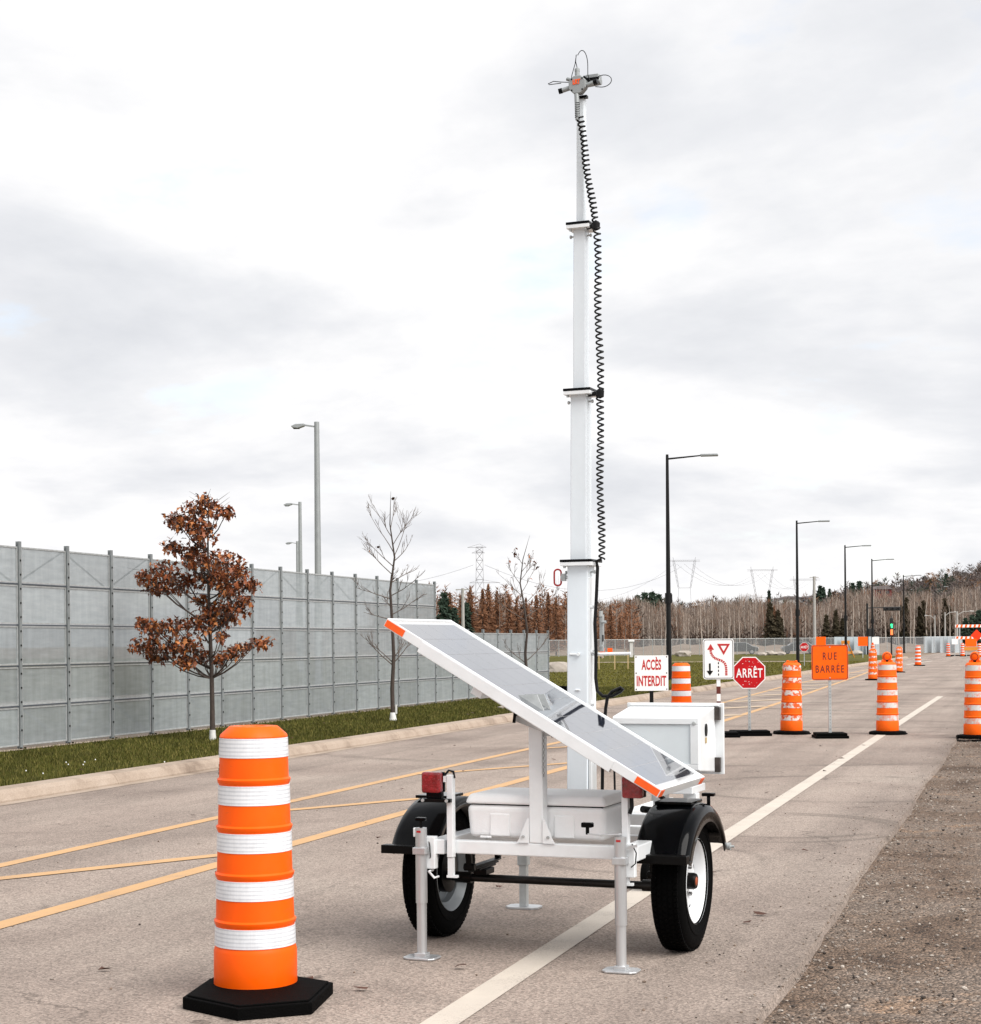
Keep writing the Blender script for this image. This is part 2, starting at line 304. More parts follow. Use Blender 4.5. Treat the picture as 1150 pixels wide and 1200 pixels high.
# ------------------------------------------------------------------ mesh helpers
class MB:
    def __init__(s): s.v = []; s.f = []; s.m = []; s.sm = []; s.cur = 0
    def add(s, vs, fs, smooth=False):
        o = len(s.v); s.v += [tuple(v) for v in vs]
        for f in fs: s.f.append(tuple(i + o for i in f)); s.m.append(s.cur); s.sm.append(smooth)
    def box(s, x0, x1, y0, y1, z0, z1):
        s.add([(x0,y0,z0),(x1,y0,z0),(x1,y1,z0),(x0,y1,z0),(x0,y0,z1),(x1,y0,z1),(x1,y1,z1),(x0,y1,z1)],
              [(3,2,1,0),(4,5,6,7),(0,1,5,4),(1,2,6,5),(2,3,7,6),(3,0,4,7)])
    def bar(s, p0, p1, w, h=None, up=(0,0,1), w1=None, h1=None):
        h = h or w; w1 = w1 or w; h1 = h1 or (h * w1 / w)
        p0, p1 = Vector(p0), Vector(p1); d = (p1 - p0).normalized(); u = Vector(up)
        if abs(d.dot(u)) > .98: u = Vector((0, 1, 0))
        a = d.cross(u).normalized(); c = a.cross(d).normalized(); vs = []
        for p, ww, hh in ((p0, w, h), (p1, w1, h1)):
            for sx, sy in ((-1,-1),(1,-1),(1,1),(-1,1)): vs.append(p + a * (sx * ww / 2) + c * (sy * hh / 2))
        s.add(vs, [(3,2,1,0),(4,5,6,7),(0,1,5,4),(1,2,6,5),(2,3,7,6),(3,0,4,7)])
    def tube(s, pts, r, sides=10, caps=True, smooth=True):
        pts = [Vector(p) for p in pts]; rs = r if isinstance(r, (list, tuple)) else [r] * len(pts)
        d0 = (pts[1] - pts[0]).normalized(); u = Vector((0, 0, 1)) if abs(d0.z) < .9 else Vector((0, 1, 0))
        a = d0.cross(u).normalized(); vs = []; k = len(pts)
        for i, p in enumerate(pts):
            d = (pts[min(i+1, k-1)] - pts[max(i-1, 0)]).normalized()
            a = (a - d * a.dot(d)); a = a.normalized() if a.length > 1e-6 else d.orthogonal().normalized()
            c = d.cross(a)
            for j in range(sides):
                t = 2 * math.pi * j / sides; vs.append(p + (a * math.cos(t) + c * math.sin(t)) * rs[i])
        fs = [(i*sides+j, i*sides+(j+1) % sides, (i+1)*sides+(j+1) % sides, (i+1)*sides+j) for i in range(k-1) for j in range(sides)]
        s.add(vs, fs, smooth)
        if caps:
            o = len(s.v) - len(vs)
            for f in (tuple(o + j for j in reversed(range(sides))), tuple(o + (k-1)*sides + j for j in range(sides))):
                s.f.append(f); s.m.append(s.cur); s.sm.append(False)
    def lathe(s, prof, sides=32, axis='z', c=(0,0,0), closed=False, smooth=True):
        vs = []
        for r, h in prof:
            for j in range(sides):
                t = 2 * math.pi * j / sides; x, y = r * math.cos(t), r * math.sin(t)
                vs.append((c[0]+x, c[1]+y, c[2]+h) if axis == 'z' else (c[0]+h, c[1]+x, c[2]+y) if axis == 'x' else (c[0]+y, c[1]+h, c[2]+x))
        k = len(prof); fs = []
        for i in range(k if closed else k-1):
            i2 = (i+1) % k
            for j in range(sides): fs.append((i*sides+j, i*sides+(j+1) % sides, i2*sides+(j+1) % sides, i2*sides+j))
        s.add(vs, fs, smooth)
    def prism(s, poly, h0, h1, axis='z'):
        f = (lambda a, b, h: (a, b, h)) if axis == 'z' else (lambda a, b, h: (a, h, b)) if axis == 'y' else (lambda a, b, h: (h, a, b))
        k = len(poly); vs = [f(a, b, h0) for a, b in poly] + [f(a, b, h1) for a, b in poly]
        s.add(vs, [tuple(reversed(range(k))), tuple(range(k, 2*k))] + [(i, (i+1) % k, k+(i+1) % k, k+i) for i in range(k)])
    def build(s, name, mats, parent=None, bevel=0, segs=2, loc=None, sharp=40):
        me = bpy.data.meshes.new(name); me.from_pydata(s.v, [], s.f)
        for q in (mats if isinstance(mats, (list, tuple)) else [mats]): me.materials.append(MATS[q])
        me.polygons.foreach_set('material_index', s.m); me.polygons.foreach_set('use_smooth', s.sm)
        fix_normals(me)
        if any(s.sm): me.set_sharp_from_angle(angle=R(sharp))
        o = bpy.data.objects.new(name, me); C.objects.link(o)
        if parent: o.parent = parent
        if loc is not None: o.location = loc
        if bevel:
            bv = o.modifiers.new('bevel', 'BEVEL'); bv.width = bevel; bv.segments = segs; bv.limit_method = 'ANGLE'; bv.angle_limit = R(40)
        return o
import bmesh
def fix_normals(me):
    if len(me.polygons) > 6000: me.update(); return
    bm = bmesh.new(); bm.from_mesh(me); bmesh.ops.recalc_face_normals(bm, faces=bm.faces); bm.to_mesh(me); bm.free(); me.update()
def raw(name, v, f, mats, mi=None, parent=None, smooth=False):     # numpy arrays straight into one mesh
    me = bpy.data.meshes.new(name); v = np.asarray(v, dtype=np.float32); f = np.asarray(f, dtype=np.int32); k = f.shape[1]
    me.vertices.add(len(v)); me.vertices.foreach_set('co', v.ravel())
    me.loops.add(f.size); me.loops.foreach_set('vertex_index', f.ravel())
    me.polygons.add(len(f)); me.polygons.foreach_set('loop_start', np.arange(0, f.size, k, dtype=np.int32))
    for q in (mats if isinstance(mats, (list, tuple)) else [mats]): me.materials.append(MATS[q])
    if mi is not None: me.polygons.foreach_set('material_index', np.asarray(mi, dtype=np.int32))
    me.polygons.foreach_set('use_smooth', np.full(len(f), smooth))
    me.update(calc_edges=True); me.validate()
    o = bpy.data.objects.new(name, me); C.objects.link(o)
    if parent: o.parent = parent
    return o
def tag(o, label, cat, group=None):
    o['label'] = label; o['category'] = cat
    if group: o['group'] = group
    return o
def struct(o): o['kind'] = 'structure'; return o
def stuff(o, label=None, cat=None):
    o['kind'] = 'stuff'
    if label: o['label'] = label; o['category'] = cat
    return o
def thing(name, label, cat, loc=(0,0,0), rz=0, group=None):
    o = bpy.data.objects.new(name, None); C.objects.link(o); o.location = loc; o.rotation_euler = (0, 0, rz); o.empty_display_size = .2
    return tag(o, label, cat, group)
def dup(root, loc, rz=None, label=None):
    r = root.copy(); C.objects.link(r); r.location = loc
    if rz is not None: r.rotation_euler = (0, 0, rz)
    if label: r['label'] = label
    for ch in root.children:
        c = ch.copy(); C.objects.link(c); c.parent = r
        for g in ch.children:
            d = g.copy(); C.objects.link(d); d.parent = c
    return r
FONT_CACHE = {}
def text(name, body, size, material, parent, loc, width=None, bold=.0, spacing=1., thick=.0015, cap=None):      # flat lettering facing -y of its parent
    cu = bpy.data.curves.new(name, 'FONT'); cu.body = body; cu.size = size; cu.align_x = 'CENTER'; cu.align_y = 'CENTER'
    cu.offset = bold; cu.extrude = thick; cu.space_character = spacing; cu.resolution_u = 4
    t = bpy.data.objects.new(name, cu); C.objects.link(t); bpy.context.view_layer.update()
    me = bpy.data.meshes.new_from_object(t.evaluated_get(bpy.context.evaluated_depsgraph_get()))
    bpy.data.objects.remove(t); bpy.data.curves.remove(cu)
    xs = [v.co.x for v in me.vertices]; wd_ = max(xs) - min(xs); cx_ = (max(xs) + min(xs)) / 2
    me.transform(Matrix.Translation((-cx_, 0, 0))); me.transform(Matrix.Scale((width or wd_) / wd_, 4, (1, 0, 0))); me.transform(Matrix.Rotation(R(90), 4, 'X'))
    me.materials.clear(); me.materials.append(MATS[material])
    o = bpy.data.objects.new(name, me); C.objects.link(o); o.parent = parent; o.location = loc
    return o

# ------------------------------------------------------------------ ground, road, kerb, markings
KX = -9.75          # kerb face
GZ = .10            # level of the grass
def sheet(name, pts, z, material):
    q = MB(); q.add([(x, y, z) for x, y in pts], [tuple(range(len(pts)))]); return struct(q.build(name, material))
sheet('ground', [(-6000, -300), (6000, -300), (6000, 7000), (-6000, 7000)], -.06, 'dry_grass_earth')
# road sheet with slightly ragged right edge
q = MB(); ys = [-6 + .3 * i for i in range(150)] + [40 + 4 * i for i in range(80)]
for i, y in enumerate(ys):
    ex = -1.08 + .016 * math.sin(y * .9) + .006 * math.sin(y * 3.1 + 1) + random.uniform(-.008, .008)
    if y > 60: ex += min(14, (y - 60) * .10)
    q.v += [(KX - .02, y, 0), (ex, y, 0), (ex + .02, y, -.05)]
for i in range(len(ys) - 1):
    for k in (0, 1): q.f.append((3*i+k, 3*i+k+1, 3*i+3+k+1, 3*i+3+k)); q.m.append(0); q.sm.append(False)
struct(q.build('road', 'asphalt'))
# gravel shoulder, gently uneven
nx, ny = 60, 130; vs = []; fs = []
for j in range(ny):
    y = -5 + 150 * (j / (ny - 1)) ** 1.7
    for i in range(nx):
        x = -1.5 + 26 * (i / (nx - 1)) ** 1.8
        vs.append((x, y, -.032 - .012 * max(0, min(1, -1.5 * (x + .3))) + .02 * math.sin(x * 2.1 + y * .7) * math.sin(y * 1.3 - x) * min(1, max(0, (x + .7) * 1.2)) + random.uniform(-.005, .005)))
fs = [(j*nx+i, j*nx+i+1, (j+1)*nx+i+1, (j+1)*nx+i) for j in range(ny-1) for i in range(nx-1)]
struct(raw('gravel_shoulder', vs, fs, 'gravel', smooth=True))
# grass land left of the kerb
sheet('grass_verge', [(KX - .3, -10), (KX - .3, 150), (-18, 188), (-300, 188), (-300, -10)], GZ, 'turf')
sheet('footpath', [(-12.6, 118), (-12.6, 121.5), (-60, 121.5), (-60, 118)], GZ + .012, 'concrete')
sheet('fence_footing', [(-13.95, 10), (-13.42, 10), (-13.42, 49.2), (-13.95, 49.2)], GZ + .02, 'concrete')
sheet('service_path', [(-25.5, -10), (-22.5, -10), (-22.5, 70), (-25.5, 70)], GZ + .01, 'concrete')
# kerb of cast sections with joints
kerb = struct(bpy.data.objects.new('kerb', None)); C.objects.link(kerb)
kprof = [(KX, -.05), (KX, .02), (KX - .035, .085), (KX - .075, .122), (KX - .30, .128), (KX - .33, .11), (KX - .33, -.05)]
def kerb_piece(length):
    q = MB(); k = len(kprof); g = .006
    q.prism([(x, z) for x, z in kprof], g, length - g, 'y'); return q
y = 8.0; kb = None
while y < 148:
    ln = 3.0
    if kb is None: kb = kerb_piece(ln).build('kerb_section', 'concrete', kerb, bevel=.012); o = kb
    else:
        o = kb.copy(); C.objects.link(o)
    o.location = (random.uniform(-.006, .006), y, random.uniform(-.004, .004)); y += ln
# gutter band of concrete at the foot of the kerb
sheet('gutter', [(KX - .02, 0), (KX + .16, 0), (KX + .16, 148), (KX - .02, 148)], .004, 'concrete')
def line(name, pts, wd, material, z=.004):
    q = MB(); vs = []; fs = []; k = len(pts)
    for i, (x, y) in enumerate(pts):
        a = Vector(pts[max(i-1, 0)]); c = Vector(pts[min(i+1, k-1)]); d = (c - a).normalized(); nrm = Vector((d.y, -d.x))
        vs += [(x - nrm.x*wd/2, y - nrm.y*wd/2, z), (x + nrm.x*wd/2, y + nrm.y*wd/2, z)]
    fs = [(2*i, 2*i+1, 2*i+3, 2*i+2) for i in range(k-1)]
    q.add(vs, fs); return struct(q.build(name, material))
line('white_lane_line', [(-2.30, 0), (-2.30, 48)], .155, 'white_paint')
line('white_lane_line', [(-2.2, 74), (-1.2, 92)], .16, 'white_paint')
line('white_lane_line', [(-7.2, 108), (-6.7, 128)], .2, 'white_paint')
farb = [(-6.98, -2), (-6.98, 28), (-7.25, 40), (-8.0, 60), (-8.05, 96)]
nearb = [(-5.48, -2), (-5.48, 26), (-5.8, 38), (-6.1, 48), (-7.15, 78), (-7.9, 96)]
line('yellow_edge_line', farb, .13, 'yellow_paint'); line('yellow_edge_line', nearb, .15, 'yellow_paint')
def interp(p, y):
    for (x0, y0), (x1, y1) in zip(p, p[1:]):
        if y0 <= y <= y1: return x0 + (x1 - x0) * (y - y0) / (y1 - y0)
    return p[-1][0]
for k in range(-2, 15):
    y0 = 9.35 + 4.85 * k; 
    if y0 < -1: continue
    xa = interp(farb, y0) + .07; t = 0; xb = xa; yb = y0
    while xb < interp(nearb, yb) - .07 and t < 5: t += .05; xb = xa + t * .5; yb = y0 + t * .86
    line('yellow_hatch_line', [(xa, y0), (xb, yb)], .15 if y0 < 25 else .42, 'yellow_paint' if y0 < 25 else 'cream_paint', z=.0055 if y0 < 25 else .009)

# loose stones on the shoulder: one scatter
ico = bmesh.new(); bmesh.ops.create_icosphere(ico, subdivisions=1, radius=1); iv = np.array([v.co[:] for v in ico.verts]); ifc = np.array([[v.index for v in f.verts] for f in ico.faces]); ico.free()
def scatter_stones(name, cnt, fx, fy, size, z0, label):
    V, F, MI = [], [], []
    for i in range(cnt):
        s = size * random.choice((.35, .5, .6, .8, 1.0)) * random.uniform(.7, 1.3); y = fy(); x = fx(y)
        a = random.uniform(0, 6.28); ca, sa = math.cos(a), math.sin(a)
        p = iv * np.array([s * random.uniform(.7, 1.3), s * random.uniform(.6, 1), s * random.uniform(.4, .75)]) * (1 + rng.uniform(-.22, .22, (12, 1)))
        p = np.c_[p[:, 0]*ca - p[:, 1]*sa, p[:, 0]*sa + p[:, 1]*ca, p[:, 2]] + np.array([x, y, z0 + s * .1])
        V.append(p); F.append(ifc + 12 * i); MI.append(np.full(20, random.choice((0, 0, 1, 1, 0, 1, 2, 3))))
    o = raw(name, np.vstack(V), np.vstack(F), ['stone_a', 'stone_b', 'stone_c', 'stone_d'], np.concatenate(MI)); stuff(o, label, 'gravel'); return o
scatter_stones('gravel', 15000, lambda y: -1.04 + 3.6 * random.random() ** 1.25, lambda: 5.2 + 24 * random.random() ** 1.8, .011, -.026, 'loose brown gravel stones on the right road shoulder')
scatter_stones('edge_grit', 900, lambda y: -1.06 - .5 * random.random() ** 2.5, lambda: 5.2 + 22 * random.random() ** 1.7, .0075, .002, 'fine grit spilled from the shoulder onto the edge of the asphalt')
scatter_stones('road_grit', 260, lambda y: random.uniform(-9, -1.3), lambda: 6.6 + 32 * random.random() ** 1.4, .010, .003, 'small dark grit and stones strewn on the asphalt')

# grass blades on the verge: one scatter
def blades(name, cnt, fx, fy, h, wd, label, z=GZ, straw=.14, bm1='grass_blade'):
    y = fy(cnt); x = fx(cnt, y)
    a = rng.uniform(0, 2*np.pi, cnt); hh = h * rng.uniform(.45, 1.25, cnt) * np.clip(.55 + .45 * (y / 25), 1, 2.2); ww = wd * rng.uniform(.6, 1.3, cnt) * np.clip(y / 18, 1, 3)
    lean = rng.uniform(0, .7, cnt) * hh; la = rng.uniform(0, 2*np.pi, cnt)
    p0 = np.c_[x - np.cos(a)*ww, y - np.sin(a)*ww, np.full(cnt, z)]; p1 = np.c_[x + np.cos(a)*ww, y + np.sin(a)*ww, np.full(cnt, z)]
    p2 = np.c_[x + np.cos(la)*lean, y + np.sin(la)*lean, z + hh]
    v = np.empty((cnt*3, 3)); v[0::3], v[1::3], v[2::3] = p0, p1, p2
    o = raw(name, v, np.arange(cnt*3).reshape(-1, 3), [bm1, 'grass_straw'], (rng.random(cnt) < straw).astype(int)); stuff(o, label, 'grass'); return o
blades('grass', 120000, lambda c, y: rng.uniform(-13.45, KX - .31, c), lambda c: 12 + 40 * rng.random(c) ** 1.3, .055, .006, 'short dark green grass on the verge between kerb and fence', straw=.24)
blades('field_grass', 60000, lambda c, y: -10.1 - rng.random(c) * (y * .36), lambda c: 48 + 70 * rng.random(c) ** 1.2, .03, .010, 'olive green mown grass field beyond the end of the fence', straw=.25, bm1='field_blade')
# small white clover flowers in the verge
V, F = [], []
for i in range(8):
    x, y = random.choice(((-10.7, 17.2), (-11.5, 17.8), (-10.6, 18.4))); x += random.gauss(0, .35); y += random.gauss(0, .45); s = .009
    V.append(iv * s + np.array([x, y, GZ + .06])); F.append(ifc + 12 * i)
stuff(raw('clover_flowers', np.vstack(V), np.vstack(F), 'sign_white'), 'tiny white clover flowers in the grass verge', 'flowers')
# fallen leaves on road and verge
V, F = [], []
for i in range(90):
    if i < 45: x, y, z = random.uniform(-8.5, -1.2), 7 + 22 * random.random() ** 1.5, .006
    else: x, y, z = random.uniform(-13.2, -10.2), random.uniform(15, 45), GZ + .05
    s = random.uniform(.02, .04); a = random.uniform(0, 6.28); k = len(V) * 5
    pts = [(math.cos(a + t) * s * r_, math.sin(a + t) * s * r_ * .6, random.uniform(0, .02)) for t, r_ in ((0, 1.2), (1.2, .8), (2.7, 1), (4, .7), (5.2, .9))]
    V.append(np.array(pts) + np.array([x, y, z])); F.append([[k, k+1, k+2], [k, k+2, k+3], [k, k+3, k+4]])
stuff(raw('fallen_leaves', np.vstack(V), np.vstack(F), 'leaf_brown'), 'scattered dry brown leaves lying on asphalt and grass', 'leaves')

# ------------------------------------------------------------------ mesh fence on the left
FX, FY0, SP = -13.6, 21.0, 1.265
fence = thing('mesh_fence', 'tall grey perforated metal fence with bolted posts along the grass verge', 'fence', (FX, FY0, GZ))
def fence_panel(sp, h):
    q = MB(); a, c = .045, sp - .045
    q.box(-.012, -.004, a + .02, c - .02, .02, h - .02)
    q.cur = 1
    for y0, y1, z0, z1 in ((a, c, 0, .022), (a, c, h - .022, h), (a, a + .022, .022, h - .022), (c - .022, c, .022, h - .022)): q.box(-.018, .006, y0, y1, z0, z1)
    return q
def fence_post(h):
    q = MB(); q.box(.004, .022, -.031, .031, 0, h); q.box(-.03, .004, -.005, .005, 0, h); q.box(-.036, -.03, -.028, .028, 0, h)
    q.cur = 1
    z = .28
    while z < h - .1:
        q.box(.0225, .030, -.012, .012, z - .013, z + .013); z += .20
    for sx in (-.05, .05): q.box(.03, .055, sx - .012, sx + .012, 0, .04)
    q.box(-.11, .06, -.08, .08, -.06, .012)
    return q
zs_tall = [0.06, .63, 1.20, 1.78, 2.36, 2.90]; zs_low = [0.06, .62, 1.20, 1.75]
protos = {}
def part_copy(key, make, name, mats, parent, loc, **k):
    if key not in protos: protos[key] = make().build(name, mats, parent, **k); o = protos[key]
    else: o = protos[key].copy(); C.objects.link(o); o.parent = parent
    o.location = loc; return o
for i in range(-6, 22):
    y = i * SP; tall = i < 14; zs = zs_tall if tall else zs_low
    ph = 2.95 if i <= 14 else 1.82
    part_copy(('post', ph), lambda: fence_post(ph), 'post', ['fence_post_steel', 'black_metal'], fence, (0, y, 0))
    for a, c in zip(zs, zs[1:]):
        part_copy(('panel', round(c - a, 2)), lambda: fence_panel(SP, c - a - .025), 'panel', ['perforated_sheet', 'galvanised'], fence, (0, y, a))
    for zr in zs[1:-1]:
        part_copy('rail', lambda: (lambda q: (q.box(-.05, .012, .037, SP - .037, -.022, -.003), q)[1])(MB()), 'rail', 'rail_dark', fence, (0, y, zr))
    def brace(flip, z0, z1):
        q = MB(); q.bar((-.07, .04 if flip else SP - .04, z0), (-.07, SP - .04 if flip else .04, z1), .019); return q
    for t, (z0, z1) in enumerate([(zs[0], zs[1]), (zs[-2], zs[-1] - .05)]):
        part_copy(('brace', (i + t) % 2, tall, t), lambda: brace((i + t) % 2, z0, z1), 'brace', 'fence_post_steel', fence, (0, y, 0))
part_copy(('post', 1.82), lambda: fence_post(1.82), 'post', ['fence_post_steel', 'black_metal'], fence, (0, 22 * SP, 0))

# ------------------------------------------------------------------ traffic drums
def lerp_prof(z): return .184 if z < .225 else .1765 - (z - .225) * .031
def make_drum(style, label, loc, rz=0, light=False, tilt=0, group=None):
    t = thing('traffic_drum', label, 'traffic drum', loc, rz, group)
    body = 'drum_orange' if style == 'new' else 'drum_orange_worn'
    q = MB(); pr = [(.150, .03), (.178, .035), (.184, .05), (.183, .205), (.178, .222), (lerp_prof(.23), .226)]
    for k in range(4):
        z0 = .228 + .207 * k
        pr += [(lerp_prof(z0 + .09), z0 + .09), (lerp_prof(z0 + .09) + .005, z0 + .098), (lerp_prof(z0) + .005, z0 + .112), (lerp_prof(z0 + .12), z0 + .120), (lerp_prof(z0 + .2), z0 + .205)]
    pr += [(lerp_prof(1.05), 1.055), (lerp_prof(1.14), 1.144), (.150, 1.148), (.146, 1.158), (.112, 1.188), (.106, 1.193), (.060, 1.193), (.055, 1.185), (.02, 1.178), (.0, 1.178)]
    if style != 'new': pr = [(r, z) for r, z in pr if z < 1.15] + [(.146, 1.152), (.13, 1.175), (.10, 1.19), (.0, 1.19)]
    q.lathe(pr, 48); q.build('body', body, t, sharp=30)
    bm_ = {'new': 'reflective_white', 'worn': 'reflective_worn', 'peel': 'reflective_peeling'}[style]
    for k in range(5):
        z0 = .230 + .207 * k; q = MB()
        q.lathe([(lerp_prof(z0) + .0012, z0), (lerp_prof(z0) + .0032, z0 + .001), (lerp_prof(z0 + .085) + .0032, z0 + .084), (lerp_prof(z0 + .085) + .0012, z0 + .085)], 48)
        q.build('reflective_band', bm_, t, sharp=30)
    if style != 'new':                                                   # moulded carrying handle on top
        q = MB(); q.box(-.055, .055, -.022, .022, 1.185, 1.215); q.box(-.09, -.05, -.03, .03, 1.18, 1.225); q.box(.05, .09, -.03, .03, 1.18, 1.225); q.build('handle', body, t, bevel=.012)
    q = MB()
    if style == 'new':                                                   # six-sided rubber weight
        hx = [(-.175, -.355), (-.25, .05), (.04, .215), (.325, .11), (.405, -.31), (.155, -.505)]
        q.prism(hx, 0, .052); q.prism([(.08 + (x - .08) * .94, -.13 + (y + .13) * .94) for x, y in hx], .051, .060); q.build('base', 'rubber', t, bevel=.008)
    else:
        q.lathe([(0, 0), (.30, 0), (.305, .03), (.29, .05), (.2, .062), (0, .062)], 10, smooth=False); q.build('base', 'rubber', t, bevel=.006)
        q = MB(); q.lathe([(.2, .0), (.31, .004), (.312, .018), (.3, .022)], 10, c=(.012, -.01, 0), smooth=False); q.build('tyre_ring', 'rubber', t)
    if light:
        q = MB(); q.lathe([(0, 0), (.03, 0), (.032, .03), (.0, .03)], 14, c=(0, 0, 1.19)); q.build('lamp_bracket', 'black_plastic', t)
        q = MB(); q.lathe([(0, -.032), (.05, -.03), (.075, -.012), (.08, .0), (.075, .012), (.05, .03), (0, .032)], 20, axis='y', c=(0, 0, 1.275)); q.build('warning_lamp', 'sign_orange', t)
        q = MB(); q.lathe([(.052, -.034), (.058, -.036), (.06, -.030)], 20, axis='y', c=(0, 0, 1.275)); q.build('lamp_ring', 'ink_dark_red', t)
    if tilt: t.rotation_euler[1] = tilt
    return t
d0 = make_drum('new', 'clean glossy orange drum with five white bands on a black six-sided rubber base', (-3.281, 6.90, 0), 0)
q = MB(); q.box(-.0, .0015, 0, .006, .0, .02)
# small black stencil marks on the side of the near drum
for k, zc in enumerate((.985, 1.003, 1.02)):
    q = MB(); a = R(200); rr = lerp_prof(zc) + .001
    q.bar((rr * math.cos(a), rr * math.sin(a), zc - .006), (rr * math.cos(a), rr * math.sin(a), zc + .006), .014, .003, up=(math.cos(a), math.sin(a), 0)); q.build('stencil_mark', 'ink_black', d0)
make_drum('new', 'orange drum with clean white bands standing behind the white equipment cabinet', (-5.55, 28.2, 0), R(15))
make_drum('peel', 'scuffed orange drum with badly peeled bands between the stop sign and RUE BARRÉE sign', (-3.77, 28.55, 0), R(5), tilt=R(.8))
make_drum('worn', 'orange drum with round warning lamp on top, standing across the white line', (-2.22, 28.7, 0), R(12), light=True)
make_drum('worn', 'worn orange drum at the gravel edge of the road', (-.80, 27.75, 0), R(-9), light=True)
make_drum('peel', 'faded orange drum with no white left, behind the lamp-topped drum', (-5.73, 67.2, 0), R(5))
make_drum('peel', 'leaning orange drum with peeled bands farther up the closed road', (-5.88, 83.0, 0), R(5), tilt=R(1.5))
make_drum('new', 'clean striped orange drum standing alone in the middle of the far road', (-6.25, 104, 0), R(5))
dfar = make_drum('new', 'striped orange drum beside the far road-closed barricade', (-6.95, 160, 0), 0, group='drums by the far barricade')
dup(dfar, (-5.7, 160, 0)); dup(dfar, (-4.0, 152, 0))
make_drum('worn', 'small orange drum with lamp beside the far orange square sign', (-12.2, 143, 0), 0, light=True)

# ------------------------------------------------------------------ signs
def sign_post(t, top, kind='steel', h0=.08):
    q = MB()
    if kind == 'steel':
        q.box(-.022, .022, -.02, -.014, h0, top); q.box(-.022, -.016, -.014, .02, h0, top); q.box(.016, .022, -.014, .02, h0, top)
        q.build('post', 'galvanised', t)
        q = MB(); z = h0 + .06
        while z < top - .05: q.box(-.005, .005, -.0215, -.0203, z - .005, z + .005); z += .05
        q.build('post_holes', 'ink_black', t)
    else:
        q.box(-.03, .03, -.025, .025, h0, top); q.build('post', 'ink_black' if kind == 'black' else 'sign_white', t)
def rubber_foot(t, wx=.32, wy=.26):
    q = MB(); q.box(-wx, wx, -wy, wy, 0, .045); q.box(-wx * .92, wx * .92, -wy * .9, wy * .9, .045, .085); q.build('base', 'rubber', t, bevel=.01)
def board(t, wd, h, z, material, name='sign_board', rad=.03, thick=.006, y=-.026, inset=0):
    pts = []
    for cx, cz, a0 in ((wd/2-rad, h/2-rad, 0), (-wd/2+rad, h/2-rad, 90), (-wd/2+rad, -h/2+rad, 180), (wd/2-rad, -h/2+rad, 270)):
        for k in range(5): a = R(a0 + k * 22.5); pts.append((cx + rad * math.cos(a), cz + rad * math.sin(a) + z))
    q = MB(); q.prism(pts, y - thick, y, 'y'); return q.build(name, material, t)
def frame_line(t, wd, h, z, lw, material, y, rad=.025):
    q = MB()
    def ring(wd, h, rad):
        p = []
        for cx, cz, a0 in ((wd/2-rad, h/2-rad, 0), (-wd/2+rad, h/2-rad, 90), (-wd/2+rad, -h/2+rad, 180), (wd/2-rad, -h/2+rad, 270)):
            for k in range(5): a = R(a0 + k * 22.5); p.append((cx + rad * math.cos(a), y, cz + rad * math.sin(a) + z))
        return p
    o, i = ring(wd, h, rad), ring(wd - 2*lw, h - 2*lw, max(.006, rad - lw)); k = len(o)
    q.add(o + i, [(j, (j+1) % k, k + (j+1) % k, k + j) for j in range(k)]); q.build('border', material, t)
SR = YAW - R(2)       # signs face the traffic, roughly towards the camera
# ACCES INTERDIT
t = thing('no_entry_sign', 'white board reading ACCÈS INTERDIT in red letters on a black post', 'sign', (-5.80, 27.0, 0), SR)
sign_post(t, 1.25, 'black'); rubber_foot(t)
board(t, .54, .57, 1.05, 'sign_white', rad=.008)
text('lettering', 'ACCÈS', .225, 'ink_red', t, (0, -.0335, 1.175), .315, .006, 1.05)
text('lettering', 'INTERDIT', .225, 'ink_red', t, (0, -.0335, .915), .475, .006, 1.05)
for sx in (-.245, .245):
    for sz in (.79, 1.05, 1.31):
        q = MB(); q.lathe([(0, -.036), (.010, -.036), (.011, -.032)], 8, axis='y', c=(sx, 0, sz)); q.build('bolt', 'ink_black', t)
# yield / alternate passage sign
t = thing('give_way_sign', 'white sign with red curved arrow, red triangle and black arrows on a striped post', 'sign', (-4.80, 27.5, 0), SR)
q = MB(); q.box(-.03, .03, -.02, .02, .08, .98); q.build('post', 'sign_white', t)
for z0 in (.22, .46, .70, .94):
    q = MB(); q.box(-.0315, .0315, -.0215, .0215, z0, z0 + .12 if z0 < .9 else 1.4); q.build('post_stripe', 'ink_dark_red', t)
rubber_foot(t)
board(t, .50, .655, 1.265, 'sign_white', rad=.045); frame_line(t, .475, .63, 1.265, .010, 'ink_black', -.0335, .04)
Zc = 1.265; yy = -.034
def flat(t, name, polys, material):
    q = MB()
    for p in polys: q.prism(p, yy - .001, yy, 'y')
    q.build(name, material, t)
tri = lambda cx, cz, s: [(cx - s, cz + s * .58), (cx + s, cz + s * .58), (cx, cz - s * 1.16)]
a, c2 = tri(.085, Zc + .185, .105), tri(.085, Zc + .185, .052)
flat(t, 'triangle_symbol', [[a[i], a[(i+1) % 3], c2[(i+1) % 3], c2[i]] for i in range(3)], 'ink_red')
flat(t, 'black_arrow', [[(-.155, Zc - .07), (-.125, Zc - .07), (-.125, Zc - .20), (-.155, Zc - .20)], [(-.195, Zc - .19), (-.085, Zc - .19), (-.14, Zc - .27)]], 'ink_black')
flat(t, 'dashed_line', [[(-.008, Zc - .27 + k * .062), (.008, Zc - .27 + k * .062), (.008, Zc - .235 + k * .062), (-.008, Zc - .235 + k * .062)] for k in range(4)], 'ink_black')
pts = [(.125, Zc - .27), (.125, Zc - .16), (.115, Zc - .09), (.07, Zc - .035), (.0, Zc - .01), (-.07, Zc + .02), (-.115, Zc + .08), (-.125, Zc + .15)]
